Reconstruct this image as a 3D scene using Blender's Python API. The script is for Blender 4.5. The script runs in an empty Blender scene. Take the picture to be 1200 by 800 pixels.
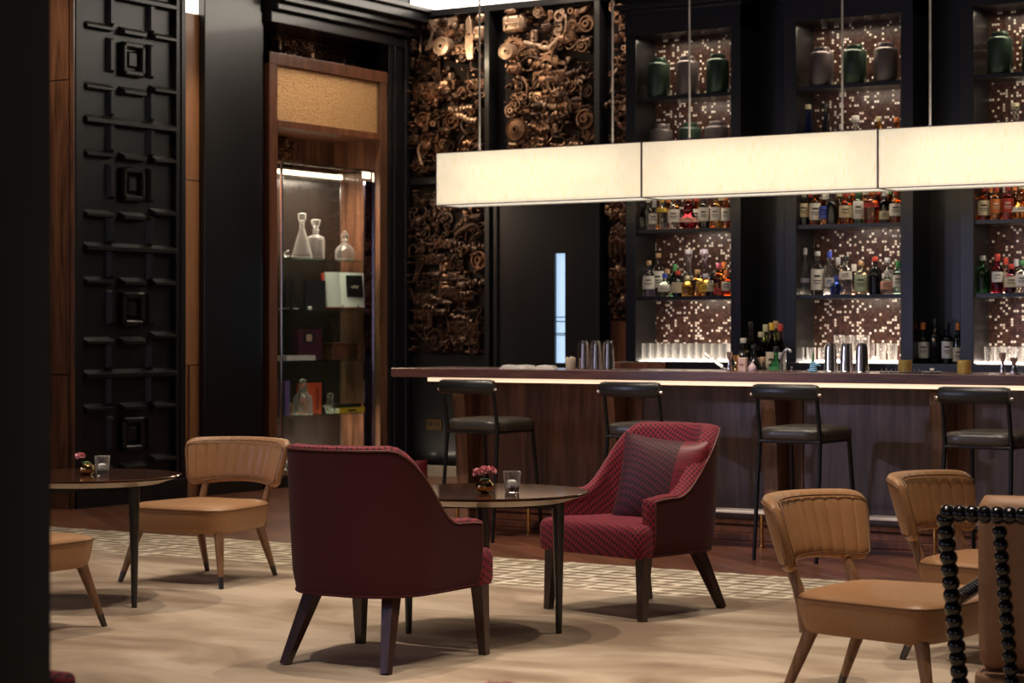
import bpy, bmesh, math, random
from mathutils import Vector, Matrix
random.seed(7)
PI = math.pi
SC = bpy.context.scene
COL = SC.collection

# ------------------------------------------------------------------ camera frame (metres)
FPX, HY, EYE, PSI = 2450.0, 388.0, 1.32, math.radians(32.15)
SN, CS = math.sin(PSI), math.cos(PSI)

def cw(r, d, z=0.0):            # metres right of / in front of the viewer -> room coordinates
    return Vector((-SN*d + CS*r, CS*d + SN*r, z))
def xy_on_y(u, Y):              # where a vertical line seen at u stands on the plane y = Y
    t = (u-600)/FPX
    return Y*(-SN + t*CS)/(CS + t*SN)
def xy_on_x(u, X):
    t = (u-600)/FPX
    return X*(CS + t*SN)/(-SN + t*CS)
def zy(v, u, Y):                # height of a point seen at (u,v) on plane y = Y
    t = (u-600)/FPX
    return EYE + (HY-v)*(Y/(CS + t*SN))/FPX
def zx(v, u, X):
    t = (u-600)/FPX
    return EYE + (HY-v)*(X/(-SN + t*CS))/FPX

# ------------------------------------------------------------------ materials
def new_mat(name):
    m = bpy.data.materials.new(name); m.use_nodes = True
    nt = m.node_tree; b = nt.nodes['Principled BSDF']
    return m, nt, b
def N(nt, t, **kw):
    n = nt.nodes.new(t)
    for k, v in kw.items():
        if hasattr(n, k) and not k[0].isupper(): setattr(n, k, v)
        else: n.inputs[k].default_value = v
    return n
def c4(c): return (c[0], c[1], c[2], 1.0)
def mat(name, col, rough=0.5, metal=0.0, var=0.12, scale=30, bump=0.0, coat=0.0, spec=0.5, sheen=0.0, stretch=None, col2=None):
    m, nt, b = new_mat(name)
    tc = N(nt, 'ShaderNodeTexCoord')
    mp = N(nt, 'ShaderNodeMapping')
    if stretch: mp.inputs['Scale'].default_value = stretch
    nt.links.new(tc.outputs['Object'], mp.inputs['Vector'])
    no = N(nt, 'ShaderNodeTexNoise'); no.inputs['Scale'].default_value = scale; no.inputs['Detail'].default_value = 5
    nt.links.new(mp.outputs['Vector'], no.inputs['Vector'])
    ra = N(nt, 'ShaderNodeValToRGB')
    c2 = col2 or tuple(min(1, x*(1+var)) for x in col)
    c1 = col if col2 else tuple(x*(1-var) for x in col)
    ra.color_ramp.elements[0].color = c4(c1); ra.color_ramp.elements[0].position = .3
    ra.color_ramp.elements[1].color = c4(c2); ra.color_ramp.elements[1].position = .7
    nt.links.new(no.outputs['Fac'], ra.inputs['Fac'])
    nt.links.new(ra.outputs['Color'], b.inputs['Base Color'])
    b.inputs['Roughness'].default_value = rough; b.inputs['Metallic'].default_value = metal
    b.inputs['Coat Weight'].default_value = coat; b.inputs['Specular IOR Level'].default_value = spec
    b.inputs['Coat Roughness'].default_value = 0.08
    b.inputs['Sheen Weight'].default_value = sheen
    if bump:
        bu = N(nt, 'ShaderNodeBump'); bu.inputs['Strength'].default_value = bump; bu.inputs['Distance'].default_value = .01
        nt.links.new(no.outputs['Fac'], bu.inputs['Height']); nt.links.new(bu.outputs['Normal'], b.inputs['Normal'])
    return m
def emis(name, col, s):
    m, nt, b = new_mat(name)
    b.inputs['Base Color'].default_value = c4(col)
    b.inputs['Emission Color'].default_value = c4(col); b.inputs['Emission Strength'].default_value = s
    return m
def glass(name, col, rough=0.0, ior=1.45):
    m, nt, b = new_mat(name)
    b.inputs['Base Color'].default_value = c4(col); b.inputs['Transmission Weight'].default_value = 1
    b.inputs['Roughness'].default_value = rough; b.inputs['IOR'].default_value = ior
    return m
def pane(name, tint=(1, 1, 1), refl=0.08):
    m, nt, b = new_mat(name)
    nt.nodes.remove(b)
    o = nt.nodes['Material Output']
    tr = N(nt, 'ShaderNodeBsdfTransparent'); tr.inputs['Color'].default_value = c4(tint)
    gl = N(nt, 'ShaderNodeBsdfGlossy'); gl.inputs['Roughness'].default_value = .01
    lw = N(nt, 'ShaderNodeLayerWeight'); lw.inputs['Blend'].default_value = .5
    pw = N(nt, 'ShaderNodeMath', operation='POWER'); pw.inputs[1].default_value = 4; nt.links.new(lw.outputs['Facing'], pw.inputs[0])
    fr = N(nt, 'ShaderNodeMath', operation='MULTIPLY_ADD'); fr.inputs[1].default_value = .5; fr.inputs[2].default_value = .035; nt.links.new(pw.outputs[0], fr.inputs[0])
    mx = N(nt, 'ShaderNodeMixShader')
    nt.links.new(fr.outputs[0], mx.inputs[0]); nt.links.new(tr.outputs[0], mx.inputs[1]); nt.links.new(gl.outputs[0], mx.inputs[2])
    nt.links.new(mx.outputs[0], o.inputs['Surface'])
    return m
def wood(name, dark, light, axis='Z', rough=0.35, coat=0.3, scale=1.0):
    m, nt, b = new_mat(name)
    tc = N(nt, 'ShaderNodeTexCoord'); mp = N(nt, 'ShaderNodeMapping')
    s = {'Z': (9, 9, .7), 'X': (.7, 9, 9), 'Y': (9, .7, 9)}[axis]
    mp.inputs['Scale'].default_value = tuple(q*scale for q in s)
    nt.links.new(tc.outputs['Object'], mp.inputs['Vector'])
    n1 = N(nt, 'ShaderNodeTexNoise'); n1.inputs['Scale'].default_value = 1.2; n1.inputs['Detail'].default_value = 8; n1.inputs['Distortion'].default_value = 1.6
    nt.links.new(mp.outputs[0], n1.inputs['Vector'])
    n2 = N(nt, 'ShaderNodeTexNoise'); n2.inputs['Scale'].default_value = 9; n2.inputs['Detail'].default_value = 3
    nt.links.new(mp.outputs[0], n2.inputs['Vector'])
    ad = N(nt, 'ShaderNodeMath', operation='MULTIPLY_ADD'); ad.inputs[1].default_value = .35
    nt.links.new(n2.outputs['Fac'], ad.inputs[0]); nt.links.new(n1.outputs['Fac'], ad.inputs[2])
    ra = N(nt, 'ShaderNodeValToRGB')
    ra.color_ramp.elements[0].color = c4(dark); ra.color_ramp.elements[0].position = .48
    ra.color_ramp.elements[1].color = c4(light); ra.color_ramp.elements[1].position = .85
    nt.links.new(ad.outputs[0], ra.inputs['Fac']); nt.links.new(ra.outputs[0], b.inputs['Base Color'])
    b.inputs['Roughness'].default_value = rough; b.inputs['Coat Weight'].default_value = coat; b.inputs['Coat Roughness'].default_value = .1
    return m
def lattice(name, base, dot, k, thr=.25, rough=.8, sheen=.05, plainx=None):
    """woven jacquard: a lattice of small darker ovals that works on every side of an upholstered block"""
    m, nt, b = new_mat(name)
    tc = N(nt, 'ShaderNodeTexCoord'); sp = N(nt, 'ShaderNodeSeparateXYZ'); nt.links.new(tc.outputs['Object'], sp.inputs[0])
    def M(op, a, c=None, v=None):
        n = N(nt, 'ShaderNodeMath', operation=op); 
        nt.links.new(a, n.inputs[0])
        if c is not None: nt.links.new(c, n.inputs[1])
        if v is not None: n.inputs[1].default_value = v
        return n.outputs[0]
    X, Y, Z = sp.outputs
    a = M('ADD', X, Y); bq = M('ADD', Z, M('MULTIPLY', M('SUBTRACT', X, Y), v=.5))
    s = M('MULTIPLY', M('SINE', M('MULTIPLY', a, v=k)), M('SINE', M('MULTIPLY', bq, v=k)))
    g = M('GREATER_THAN', s, v=thr)
    mx = N(nt, 'ShaderNodeMix', data_type='RGBA'); nt.links.new(g, mx.inputs['Factor'])
    mx.inputs['A'].default_value = c4(base); mx.inputs['B'].default_value = c4(dot)
    nt.links.new(mx.outputs['Result'], b.inputs['Base Color'])
    bu = N(nt, 'ShaderNodeBump'); bu.inputs['Strength'].default_value = .4; bu.inputs['Distance'].default_value = .004; bu.invert = True
    nt.links.new(g, bu.inputs['Height']); nt.links.new(bu.outputs[0], b.inputs['Normal'])
    b.inputs['Roughness'].default_value = rough; b.inputs['Sheen Weight'].default_value = sheen
    return m

M_ = {}
M_['black'] = mat('black_lacquer', (.010, .010, .011), .32, var=.2, coat=.25)
M_['blackmatte'] = mat('black_paint', (.013, .013, .014), .42, var=.2)
M_['coffer'] = mat('black_oiled_wood', (.009, .0085, .009), .36, var=.3, scale=6, stretch=(10, 10, 1))
M_['navy'] = mat('dark_navy_lacquer', (.013, .0125, .014), .33, var=.15, coat=.2)
M_['walnut'] = wood('walnut', (.065, .026, .014), (.26, .12, .065))
M_['walnut_x'] = wood('walnut_along', (.060, .021, .013), (.20, .078, .045), 'X', rough=.28)
M_['walnut_bar'] = wood('walnut_bar_front', (.085, .038, .023), (.28, .135, .085), scale=.8, rough=.36)
M_['walnut_dark'] = wood('walnut_bar_front_dark', (.075, .050, .046), (.20, .135, .125), scale=.9, rough=.33)  # same walnut greyed, the bluish window sheen painted into its colour
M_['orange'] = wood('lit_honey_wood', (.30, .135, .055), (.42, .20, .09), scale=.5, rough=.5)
M_['redwood'] = wood('reddish_wood', (.11, .038, .018), (.24, .09, .045), scale=.8)
M_['leg_dark'] = wood('dark_leg_wood', (.020, .008, .006), (.055, .022, .016), rough=.35)
M_['tan_wood'] = wood('tan_wood', (.17, .085, .042), (.30, .16, .085), rough=.35, scale=2)
M_['tan'] = mat('tan_leather', (.39, .20, .09), .40, var=.06, scale=60, bump=.08, spec=.45)
M_['tan_dark'] = mat('tan_leather_piping', (.17, .08, .035), .5)
M_['column_paint'] = mat('column_black', (.005, .006, .009), .8, spec=.15)
M_['maroon'] = mat('maroon_wool', (.062, .015, .018), .9, var=.2, scale=400, bump=.1, sheen=.04, spec=.15)
M_['maroon_pipe'] = mat('maroon_piping', (.13, .035, .03), .55, var=.1)
M_['jac'] = lattice('maroon_jacquard', (.26, .012, .030), (.04, .003, .010), 190, .15)
M_['jac_seat'] = lattice('maroon_jacquard_seat', (.25, .012, .034), (.055, .004, .013), 190, .1)
M_['pillow'] = lattice('maroon_pillow_weave', (.085, .006, .016), (.014, .002, .005), 190, .1, rough=.6)
M_['satin'] = mat('maroon_satin', (.17, .010, .022), .45, var=.35, scale=10, stretch=(1, 1, 14), sheen=.05)
M_['leather_black'] = mat('black_leather', (.012, .011, .011), .36, var=.2, scale=80, bump=.08)
M_['leather_seat'] = mat('worn_seat_leather', (.05, .042, .034), .34, var=.15, scale=70, bump=.05)  # black seat leather, its brownish reflection painted into the colour
M_['steel_black'] = mat('black_steel', (.008, .008, .009), .4, metal=.3)
M_['steel'] = mat('polished_steel', (.80, .72, .69), .22, metal=1.0, var=.05)
M_['chrome'] = mat('chrome', (.62, .62, .62), .12, metal=1.0, var=.05)
M_['brass'] = mat('brass', (.78, .52, .20), .22, metal=1.0, var=.06)
M_['brass_soft'] = mat('brushed_brass', (.80, .60, .16), .45, metal=.6, var=.08)
M_['gold'] = mat('gold_glaze', (.80, .55, .22), .12, metal=1.0, var=.05)
M_['bronze'] = mat('cast_bronze', (.28, .155, .095), .30, metal=.75, var=.45, scale=14, bump=.25)
M_['bronze_light'] = mat('worn_bronze', (.52, .35, .24), .36, metal=.6, var=.25, scale=18, bump=.15)
M_['bronze_dark'] = mat('dark_bronze', (.065, .034, .021), .36, metal=.6, var=.5, scale=20, bump=.2)
M_['backing'] = mat('relief_backing', (.018, .010, .007), .7, spec=.2)
M_['white'] = mat('white_china', (.75, .72, .68), .3, var=.04)
M_['cream'] = mat('cream_paper', (.70, .62, .48), .6, var=.06)
M_['paper'] = mat('book_paper', (.78, .74, .70), .7, var=.03)
M_['ink'] = mat('ink_black', (.012, .012, .013), .5)
M_['shade_trim'] = mat('shade_edge_trim', (.16, .12, .13), .6)
M_['cord'] = mat('steel_cord', (.88, .85, .84), .5)
M_['canister_green'] = mat('canister_green', (.035, .065, .045), .3, metal=.35, var=.06)
M_['canister_grey'] = mat('canister_grey', (.15, .125, .125), .38, metal=.45, var=.06)
M_['glass'] = glass('clear_glass', (.97, .98, .97))
def edge_light_glass(name, a, b_, pwr=2.0, core='glass'):  # white mixed in at grazing angles paints light caught by glass edges
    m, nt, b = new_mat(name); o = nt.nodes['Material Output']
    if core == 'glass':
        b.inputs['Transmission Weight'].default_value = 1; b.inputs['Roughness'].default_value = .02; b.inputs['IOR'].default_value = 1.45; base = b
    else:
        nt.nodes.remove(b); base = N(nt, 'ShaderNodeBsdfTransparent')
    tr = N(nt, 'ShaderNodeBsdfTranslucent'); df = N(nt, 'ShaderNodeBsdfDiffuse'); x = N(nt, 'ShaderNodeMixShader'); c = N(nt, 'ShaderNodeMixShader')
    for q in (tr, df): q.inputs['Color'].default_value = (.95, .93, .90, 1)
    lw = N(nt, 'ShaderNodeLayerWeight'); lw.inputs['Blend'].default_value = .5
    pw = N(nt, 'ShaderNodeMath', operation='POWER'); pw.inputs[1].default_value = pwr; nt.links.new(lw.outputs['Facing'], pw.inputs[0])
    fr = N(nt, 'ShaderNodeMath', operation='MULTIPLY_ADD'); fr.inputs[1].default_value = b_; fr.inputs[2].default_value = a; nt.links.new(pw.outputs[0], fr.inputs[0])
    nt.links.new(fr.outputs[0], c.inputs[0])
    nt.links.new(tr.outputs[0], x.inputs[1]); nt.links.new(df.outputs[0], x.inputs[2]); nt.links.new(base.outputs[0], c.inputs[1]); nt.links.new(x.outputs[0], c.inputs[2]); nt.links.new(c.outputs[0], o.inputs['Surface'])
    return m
M_['cut_glass'] = edge_light_glass('cut_glass', .07, .5)
M_['votive_glass'] = edge_light_glass('votive_glass', .04, .3)
M_['tumbler_glass'] = edge_light_glass('tumbler_glass', .06, .85, 1.6, 'clear')
M_['glass_pane'] = pane('glass_pane')
M_['glass_shelf'] = pane('shelf_glass', (.80, .93, .88))
M_['petal'] = mat('pink_petal', (.88, .34, .38), .6, var=.2, scale=60, sheen=.3)
M_['leaf'] = mat('leaf', (.06, .14, .04), .5, var=.3)
M_['led_warm'] = emis('warm_led', (1, .80, .55), 5)
M_['led_counter'] = emis('counter_led', (1, .72, .48), 1.05)
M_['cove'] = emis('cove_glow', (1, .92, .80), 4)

def shade_mat():
    m, nt, b = new_mat('linen_shade')
    tc = N(nt, 'ShaderNodeTexCoord')
    mp = N(nt, 'ShaderNodeMapping'); mp.inputs['Scale'].default_value = (160, 160, 12); nt.links.new(tc.outputs['Object'], mp.inputs[0])
    a = N(nt, 'ShaderNodeTexNoise'); a.inputs['Scale'].default_value = 1; a.inputs['Detail'].default_value = 4; nt.links.new(mp.outputs[0], a.inputs['Vector'])
    r = N(nt, 'ShaderNodeValToRGB'); r.color_ramp.elements[0].color = (.72, .655, .53, 1); r.color_ramp.elements[1].color = (.86, .81, .70, 1)
    r.color_ramp.elements[0].position = .3; r.color_ramp.elements[1].position = .6
    nt.links.new(a.outputs['Fac'], r.inputs[0])
    o = nt.nodes['Material Output']; nt.nodes.remove(b)
    tr = N(nt, 'ShaderNodeBsdfTranslucent'); df = N(nt, 'ShaderNodeBsdfDiffuse'); mx = N(nt, 'ShaderNodeMixShader'); mx.inputs[0].default_value = .35
    em = N(nt, 'ShaderNodeEmission'); em.inputs['Strength'].default_value = .36
    ad = N(nt, 'ShaderNodeAddShader')
    for q in (tr, df, em): nt.links.new(r.outputs[0], q.inputs['Color'])
    nt.links.new(tr.outputs[0], mx.inputs[1]); nt.links.new(df.outputs[0], mx.inputs[2])
    nt.links.new(mx.outputs[0], ad.inputs[0]); nt.links.new(em.outputs[0], ad.inputs[1])
    nt.links.new(ad.outputs[0], o.inputs['Surface'])
    return m
M_['shade'] = shade_mat()
M_['shade_bottom'] = emis('shade_diffuser', (1, .93, .78), .85)

def mosaic_mat():
    m, nt, b = new_mat('mosaic_tiles')
    tc = N(nt, 'ShaderNodeTexCoord'); mp = N(nt, 'ShaderNodeMapping'); mp.inputs['Scale'].default_value = (54, 1, 54)
    mp.inputs['Location'].default_value = (0, 0, 0)
    nt.links.new(tc.outputs['Object'], mp.inputs[0])
    sp = N(nt, 'ShaderNodeSeparateXYZ'); nt.links.new(mp.outputs[0], sp.inputs[0])
    fx = N(nt, 'ShaderNodeMath', operation='FLOOR'); fz = N(nt, 'ShaderNodeMath', operation='FLOOR')
    nt.links.new(sp.outputs[0], fx.inputs[0]); nt.links.new(sp.outputs[2], fz.inputs[0])
    cb = N(nt, 'ShaderNodeCombineXYZ'); nt.links.new(fx.outputs[0], cb.inputs[0]); nt.links.new(fz.outputs[0], cb.inputs[2])
    wn = N(nt, 'ShaderNodeTexWhiteNoise', noise_dimensions='3D'); nt.links.new(cb.outputs[0], wn.inputs['Vector'])
    gt = N(nt, 'ShaderNodeMath', operation='GREATER_THAN'); gt.inputs[1].default_value = .85; nt.links.new(wn.outputs['Value'], gt.inputs[0])
    sc = N(nt, 'ShaderNodeSeparateColor'); nt.links.new(wn.outputs['Color'], sc.inputs[0])
    r = N(nt, 'ShaderNodeValToRGB'); r.color_ramp.elements[0].color = (.035, .014, .010, 1); r.color_ramp.elements[1].color = (.12, .054, .038, 1)
    nt.links.new(sc.outputs[1], r.inputs[0])
    w = N(nt, 'ShaderNodeValToRGB'); w.color_ramp.elements[0].color = (.75, .66, .57, 1); w.color_ramp.elements[1].color = (.92, .88, .82, 1)
    nt.links.new(sc.outputs[2], w.inputs[0])
    mx = N(nt, 'ShaderNodeMix', data_type='RGBA'); nt.links.new(gt.outputs[0], mx.inputs['Factor'])
    nt.links.new(r.outputs[0], mx.inputs['A']); nt.links.new(w.outputs[0], mx.inputs['B'])
    def fr(o):
        f = N(nt, 'ShaderNodeMath', operation='FRACT'); nt.links.new(o, f.inputs[0])
        p = N(nt, 'ShaderNodeMath', operation='PINGPONG'); p.inputs[1].default_value = .5; nt.links.new(f.outputs[0], p.inputs[0])
        return p.outputs[0]
    mn = N(nt, 'ShaderNodeMath', operation='MINIMUM'); nt.links.new(fr(sp.outputs[0]), mn.inputs[0]); nt.links.new(fr(sp.outputs[2]), mn.inputs[1])
    g = N(nt, 'ShaderNodeMath', operation='GREATER_THAN'); g.inputs[1].default_value = .09; nt.links.new(mn.outputs[0], g.inputs[0])
    m2 = N(nt, 'ShaderNodeMix', data_type='RGBA'); nt.links.new(g.outputs[0], m2.inputs['Factor'])
    m2.inputs['A'].default_value = (.018, .010, .009, 1); nt.links.new(mx.outputs['Result'], m2.inputs['B'])
    nt.links.new(m2.outputs['Result'], b.inputs['Base Color'])
    b.inputs['Roughness'].default_value = .3; b.inputs['Specular IOR Level'].default_value = .3
    bu = N(nt, 'ShaderNodeBump'); bu.inputs['Strength'].default_value = .5; bu.inputs['Distance'].default_value = .003
    nt.links.new(g.outputs[0], bu.inputs['Height']); nt.links.new(bu.outputs[0], b.inputs['Normal'])
    return m
M_['mosaic'] = mosaic_mat()

def carpet_mat():
    m, nt, b = new_mat('hand_tufted_carpet')
    tc = N(nt, 'ShaderNodeTexCoord')
    def noise(sc, det, st, dist=0):
        mp = N(nt, 'ShaderNodeMapping'); mp.inputs['Scale'].default_value = st; mp.inputs['Rotation'].default_value = (0, 0, .55); nt.links.new(tc.outputs['Object'], mp.inputs[0])
        a = N(nt, 'ShaderNodeTexNoise'); a.inputs['Scale'].default_value = sc; a.inputs['Detail'].default_value = det; a.inputs['Distortion'].default_value = dist
        nt.links.new(mp.outputs[0], a.inputs['Vector']); return a.outputs['Fac']
    big = noise(1.1, 7, (1, 1.8, 1), 1.2)
    r = N(nt, 'ShaderNodeValToRGB')
    e = r.color_ramp.elements; e[0].position = .34; e[0].color = (.25, .175, .118, 1); e[1].position = .62; e[1].color = (.50, .40, .305, 1)
    q = e.new(.47); q.color = (.37, .28, .20, 1)
    nt.links.new(big, r.inputs[0])
    # sculpted border band: short criss-cross lines
    br = N(nt, 'ShaderNodeTexBrick'); br.inputs['Scale'].default_value = 1.0; br.offset = .37; br.squash = .6; br.squash_frequency = 3
    br.inputs['Brick Width'].default_value = .42; br.inputs['Row Height'].default_value = .11; br.inputs['Mortar Size'].default_value = .022
    br.inputs['Color1'].default_value = (.30, .235, .155, 1); br.inputs['Color2'].default_value = (.42, .34, .24, 1); br.inputs['Mortar'].default_value = (.80, .70, .55, 1)
    nt.links.new(tc.outputs['Object'], br.inputs['Vector'])
    br2 = N(nt, 'ShaderNodeTexBrick'); br2.offset = .5; br2.inputs['Scale'].default_value = 1.0
    br2.inputs['Brick Width'].default_value = .27; br2.inputs['Row Height'].default_value = .16; br2.inputs['Mortar Size'].default_value = .020
    br2.inputs['Color1'].default_value = (1, 1, 1, 1); br2.inputs['Color2'].default_value = (.8, .8, .8, 1); br2.inputs['Mortar'].default_value = (.45, .40, .32, 1)
    mp = N(nt, 'ShaderNodeMapping'); mp.inputs['Rotation'].default_value = (0, 0, PI/2); nt.links.new(tc.outputs['Object'], mp.inputs[0]); nt.links.new(mp.outputs[0], br2.inputs['Vector'])
    mu = N(nt, 'ShaderNodeMix', data_type='RGBA', blend_type='MULTIPLY'); mu.inputs['Factor'].default_value = .8
    nt.links.new(br.outputs['Color'], mu.inputs['A']); nt.links.new(br2.outputs['Color'], mu.inputs['B'])
    sp = N(nt, 'ShaderNodeSeparateXYZ'); nt.links.new(tc.outputs['Object'], sp.inputs[0])
    wob = N(nt, 'ShaderNodeMath', operation='MULTIPLY_ADD'); wob.inputs[1].default_value = .9; nt.links.new(big, wob.inputs[0]); nt.links.new(sp.outputs[1], wob.inputs[2])
    ge = N(nt, 'ShaderNodeMapRange'); ge.inputs['From Min'].default_value = 9.55; ge.inputs['From Max'].default_value = 9.75; nt.links.new(wob.outputs[0], ge.inputs[0])
    mx = N(nt, 'ShaderNodeMix', data_type='RGBA'); nt.links.new(ge.outputs[0], mx.inputs['Factor'])
    nt.links.new(r.outputs[0], mx.inputs['A']); nt.links.new(mu.outputs['Result'], mx.inputs['B'])
    nt.links.new(mx.outputs['Result'], b.inputs['Base Color'])
    fine = noise(260, 2, (1, 1, 1))
    bu = N(nt, 'ShaderNodeBump'); bu.inputs['Strength'].default_value = .5; bu.inputs['Distance'].default_value = .006
    nt.links.new(fine, bu.inputs['Height']); nt.links.new(bu.outputs[0], b.inputs['Normal'])
    b.inputs['Roughness'].default_value = .95; b.inputs['Sheen Weight'].default_value = .15; b.inputs['Specular IOR Level'].default_value = .1
    return m
M_['carpet'] = carpet_mat()

def floor_mat():
    m, nt, b = new_mat('polished_parquet')
    tc = N(nt, 'ShaderNodeTexCoord'); mp = N(nt, 'ShaderNodeMapping'); mp.inputs['Rotation'].default_value = (0, 0, math.radians(38)); nt.links.new(tc.outputs['Object'], mp.inputs[0])
    br = N(nt, 'ShaderNodeTexBrick'); br.inputs['Scale'].default_value = 1; br.inputs['Brick Width'].default_value = 1.1; br.inputs['Row Height'].default_value = .16; br.inputs['Mortar Size'].default_value = .004
    br.inputs['Color1'].default_value = (.20, .07, .034, 1); br.inputs['Color2'].default_value = (.34, .13, .07, 1); br.inputs['Mortar'].default_value = (.42, .24, .15, 1)
    nt.links.new(mp.outputs[0], br.inputs['Vector'])
    m2 = N(nt, 'ShaderNodeMapping'); m2.inputs['Scale'].default_value = (2, 30, 1); nt.links.new(mp.outputs[0], m2.inputs[0])
    no = N(nt, 'ShaderNodeTexNoise'); no.inputs['Scale'].default_value = 1; no.inputs['Detail'].default_value = 5; nt.links.new(m2.outputs[0], no.inputs['Vector'])
    mx = N(nt, 'ShaderNodeMix', data_type='RGBA', blend_type='MULTIPLY'); mx.inputs['Factor'].default_value = .6
    nt.links.new(br.outputs[0], mx.inputs['A']); nt.links.new(no.outputs['Color'], mx.inputs['B'])
    nt.links.new(mx.outputs['Result'], b.inputs['Base Color'])
    b.inputs['Roughness'].default_value = .34; b.inputs['Coat Weight'].default_value = .25; b.inputs['Coat Roughness'].default_value = .12
    return m
M_['floor'] = floor_mat()

def weave_mat():
    m, nt, b = new_mat('bronze_woven_panel')
    tc = N(nt, 'ShaderNodeTexCoord'); 
    v = N(nt, 'ShaderNodeTexVoronoi'); v.inputs['Scale'].default_value = 75; nt.links.new(tc.outputs['Object'], v.inputs['Vector'])
    r = N(nt, 'ShaderNodeValToRGB'); r.color_ramp.elements[0].color = (.85, .52, .24, 1); r.color_ramp.elements[1].color = (.45, .24, .09, 1)
    nt.links.new(v.outputs['Distance'], r.inputs[0]); nt.links.new(r.outputs[0], b.inputs['Base Color'])
    bu = N(nt, 'ShaderNodeBump'); bu.inputs['Strength'].default_value = .5; bu.inputs['Distance'].default_value = .01
    nt.links.new(v.outputs['Distance'], bu.inputs['Height']); nt.links.new(bu.outputs[0], b.inputs['Normal'])
    b.inputs['Metallic'].default_value = .5; b.inputs['Roughness'].default_value = .5
    return m
M_['weave'] = weave_mat()
M_['ripple'] = mat('dark_rippled_glass', (.022, .018, .015), .2, var=.3, scale=3, stretch=(30, 30, 2), bump=1.0, spec=.8)

_col = {}
def cmat(kind, col, rough=.4, metal=0.0):
    k = (kind, tuple(round(x, 3) for x in col), rough, metal)
    if k not in _col:
        if kind == 'glass': _col[k] = glass('tinted_glass', col, rough)
        else: _col[k] = mat('painted_surface', col, rough, metal, var=.08)
    return _col[k]

# ------------------------------------------------------------------ mesh helpers
def B(): return bmesh.new()
def box(bm, x0, x1, y0, y1, z0, z1, bev=0.0, seg=2):
    vs = [bm.verts.new((x, y, z)) for x in (x0, x1) for y in (y0, y1) for z in (z0, z1)]
    fs = [(0, 1, 3, 2), (4, 6, 7, 5), (0, 4, 5, 1), (2, 3, 7, 6), (0, 2, 6, 4), (1, 5, 7, 3)]
    F = [bm.faces.new([vs[i] for i in f]) for f in fs]
    if bev:
        es = list({e for f in F for e in f.edges})
        bmesh.ops.bevel(bm, geom=es, offset=bev, segments=seg, affect='EDGES', profile=.5)
    return vs
def prism(bm, pts, z0, z1, bev=0):      # pts plan polygon CCW
    a = [bm.verts.new((p[0], p[1], z0)) for p in pts]; b = [bm.verts.new((p[0], p[1], z1)) for p in pts]
    n = len(pts); F = [bm.faces.new(a[::-1]), bm.faces.new(b)]
    for i in range(n): F.append(bm.faces.new([a[i], a[(i+1) % n], b[(i+1) % n], b[i]]))
    if bev: bmesh.ops.bevel(bm, geom=list({e for f in F for e in f.edges}), offset=bev, segments=3, affect='EDGES', profile=.5)
def lathe(bm, prof, c=(0, 0, 0), seg=20, axis='Z', a0=0, a1=2*PI, cap=True):
    full = abs(a1-a0-2*PI) < 1e-6
    n = seg if full else seg+1
    rings = []
    for r, z in prof:
        ring = []
        if r < 1e-6:
            ring = [bm.verts.new(_ax(0, 0, z, c, axis))]*n
        else:
            for i in range(n):
                a = a0+(a1-a0)*i/seg
                ring.append(bm.verts.new(_ax(r*math.cos(a), r*math.sin(a), z, c, axis)))
        rings.append(ring)
    for k in range(len(rings)-1):
        A, C = rings[k], rings[k+1]
        for i in range(seg):
            j = (i+1) % n
            q = []
            for v in (A[i], A[j], C[j], C[i]):
                if v not in q: q.append(v)
            if len(q) >= 3:
                try: bm.faces.new(q)
                except ValueError: pass
    if cap and full:
        for ring, fl in ((rings[0], True), (rings[-1], False)):
            if len(set(ring)) > 2:
                bm.faces.new(ring[::-1] if fl else ring)
def _ax(x, y, z, c, axis):
    if axis == 'Z': return (c[0]+x, c[1]+y, c[2]+z)
    if axis == 'Y': return (c[0]+x, c[1]-z, c[2]+y)      # z of the profile comes out towards -y
    return (c[0]+z, c[1]+x, c[2]+y)
def tube(bm, pts, r, seg=10, square=False):
    pts = [Vector(p) for p in pts]; n = len(pts)
    rs = r if isinstance(r, (list, tuple)) else [r]*n
    if square: seg = 4
    prev = None; rings = []
    for i, p in enumerate(pts):
        d = (pts[min(i+1, n-1)]-pts[max(i-1, 0)]).normalized()
        if prev is None:
            up = Vector((0, 0, 1)) if abs(d.z) < .9 else Vector((0, 1, 0))
            s = d.cross(up).normalized()
        else:
            s = (prev-d*prev.dot(d)).normalized()
        prev = s; t = d.cross(s)
        ring = []
        for k in range(seg):
            a = 2*PI*k/seg+(PI/4 if square else 0)
            q = rs[i]*(1.414 if square else 1)
            ring.append(bm.verts.new(p+s*math.cos(a)*q+t*math.sin(a)*q))
        rings.append(ring)
    for i in range(n-1):
        for k in range(seg):
            bm.faces.new([rings[i][k], rings[i][(k+1) % seg], rings[i+1][(k+1) % seg], rings[i+1][k]])
    bm.faces.new(rings[0][::-1]); bm.faces.new(rings[-1])
def loft(bm, rows, closed_u=False, closed_v=False):
    V = [[bm.verts.new(p) for p in r] for r in rows]
    n, m = len(V), len(V[0])
    for i in range(n if closed_u else n-1):
        for j in range(m if closed_v else m-1):
            a, b, c, d = V[i][j], V[(i+1) % n][j], V[(i+1) % n][(j+1) % m], V[i][(j+1) % m]
            bm.faces.new([a, b, c, d])
    return V
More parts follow.
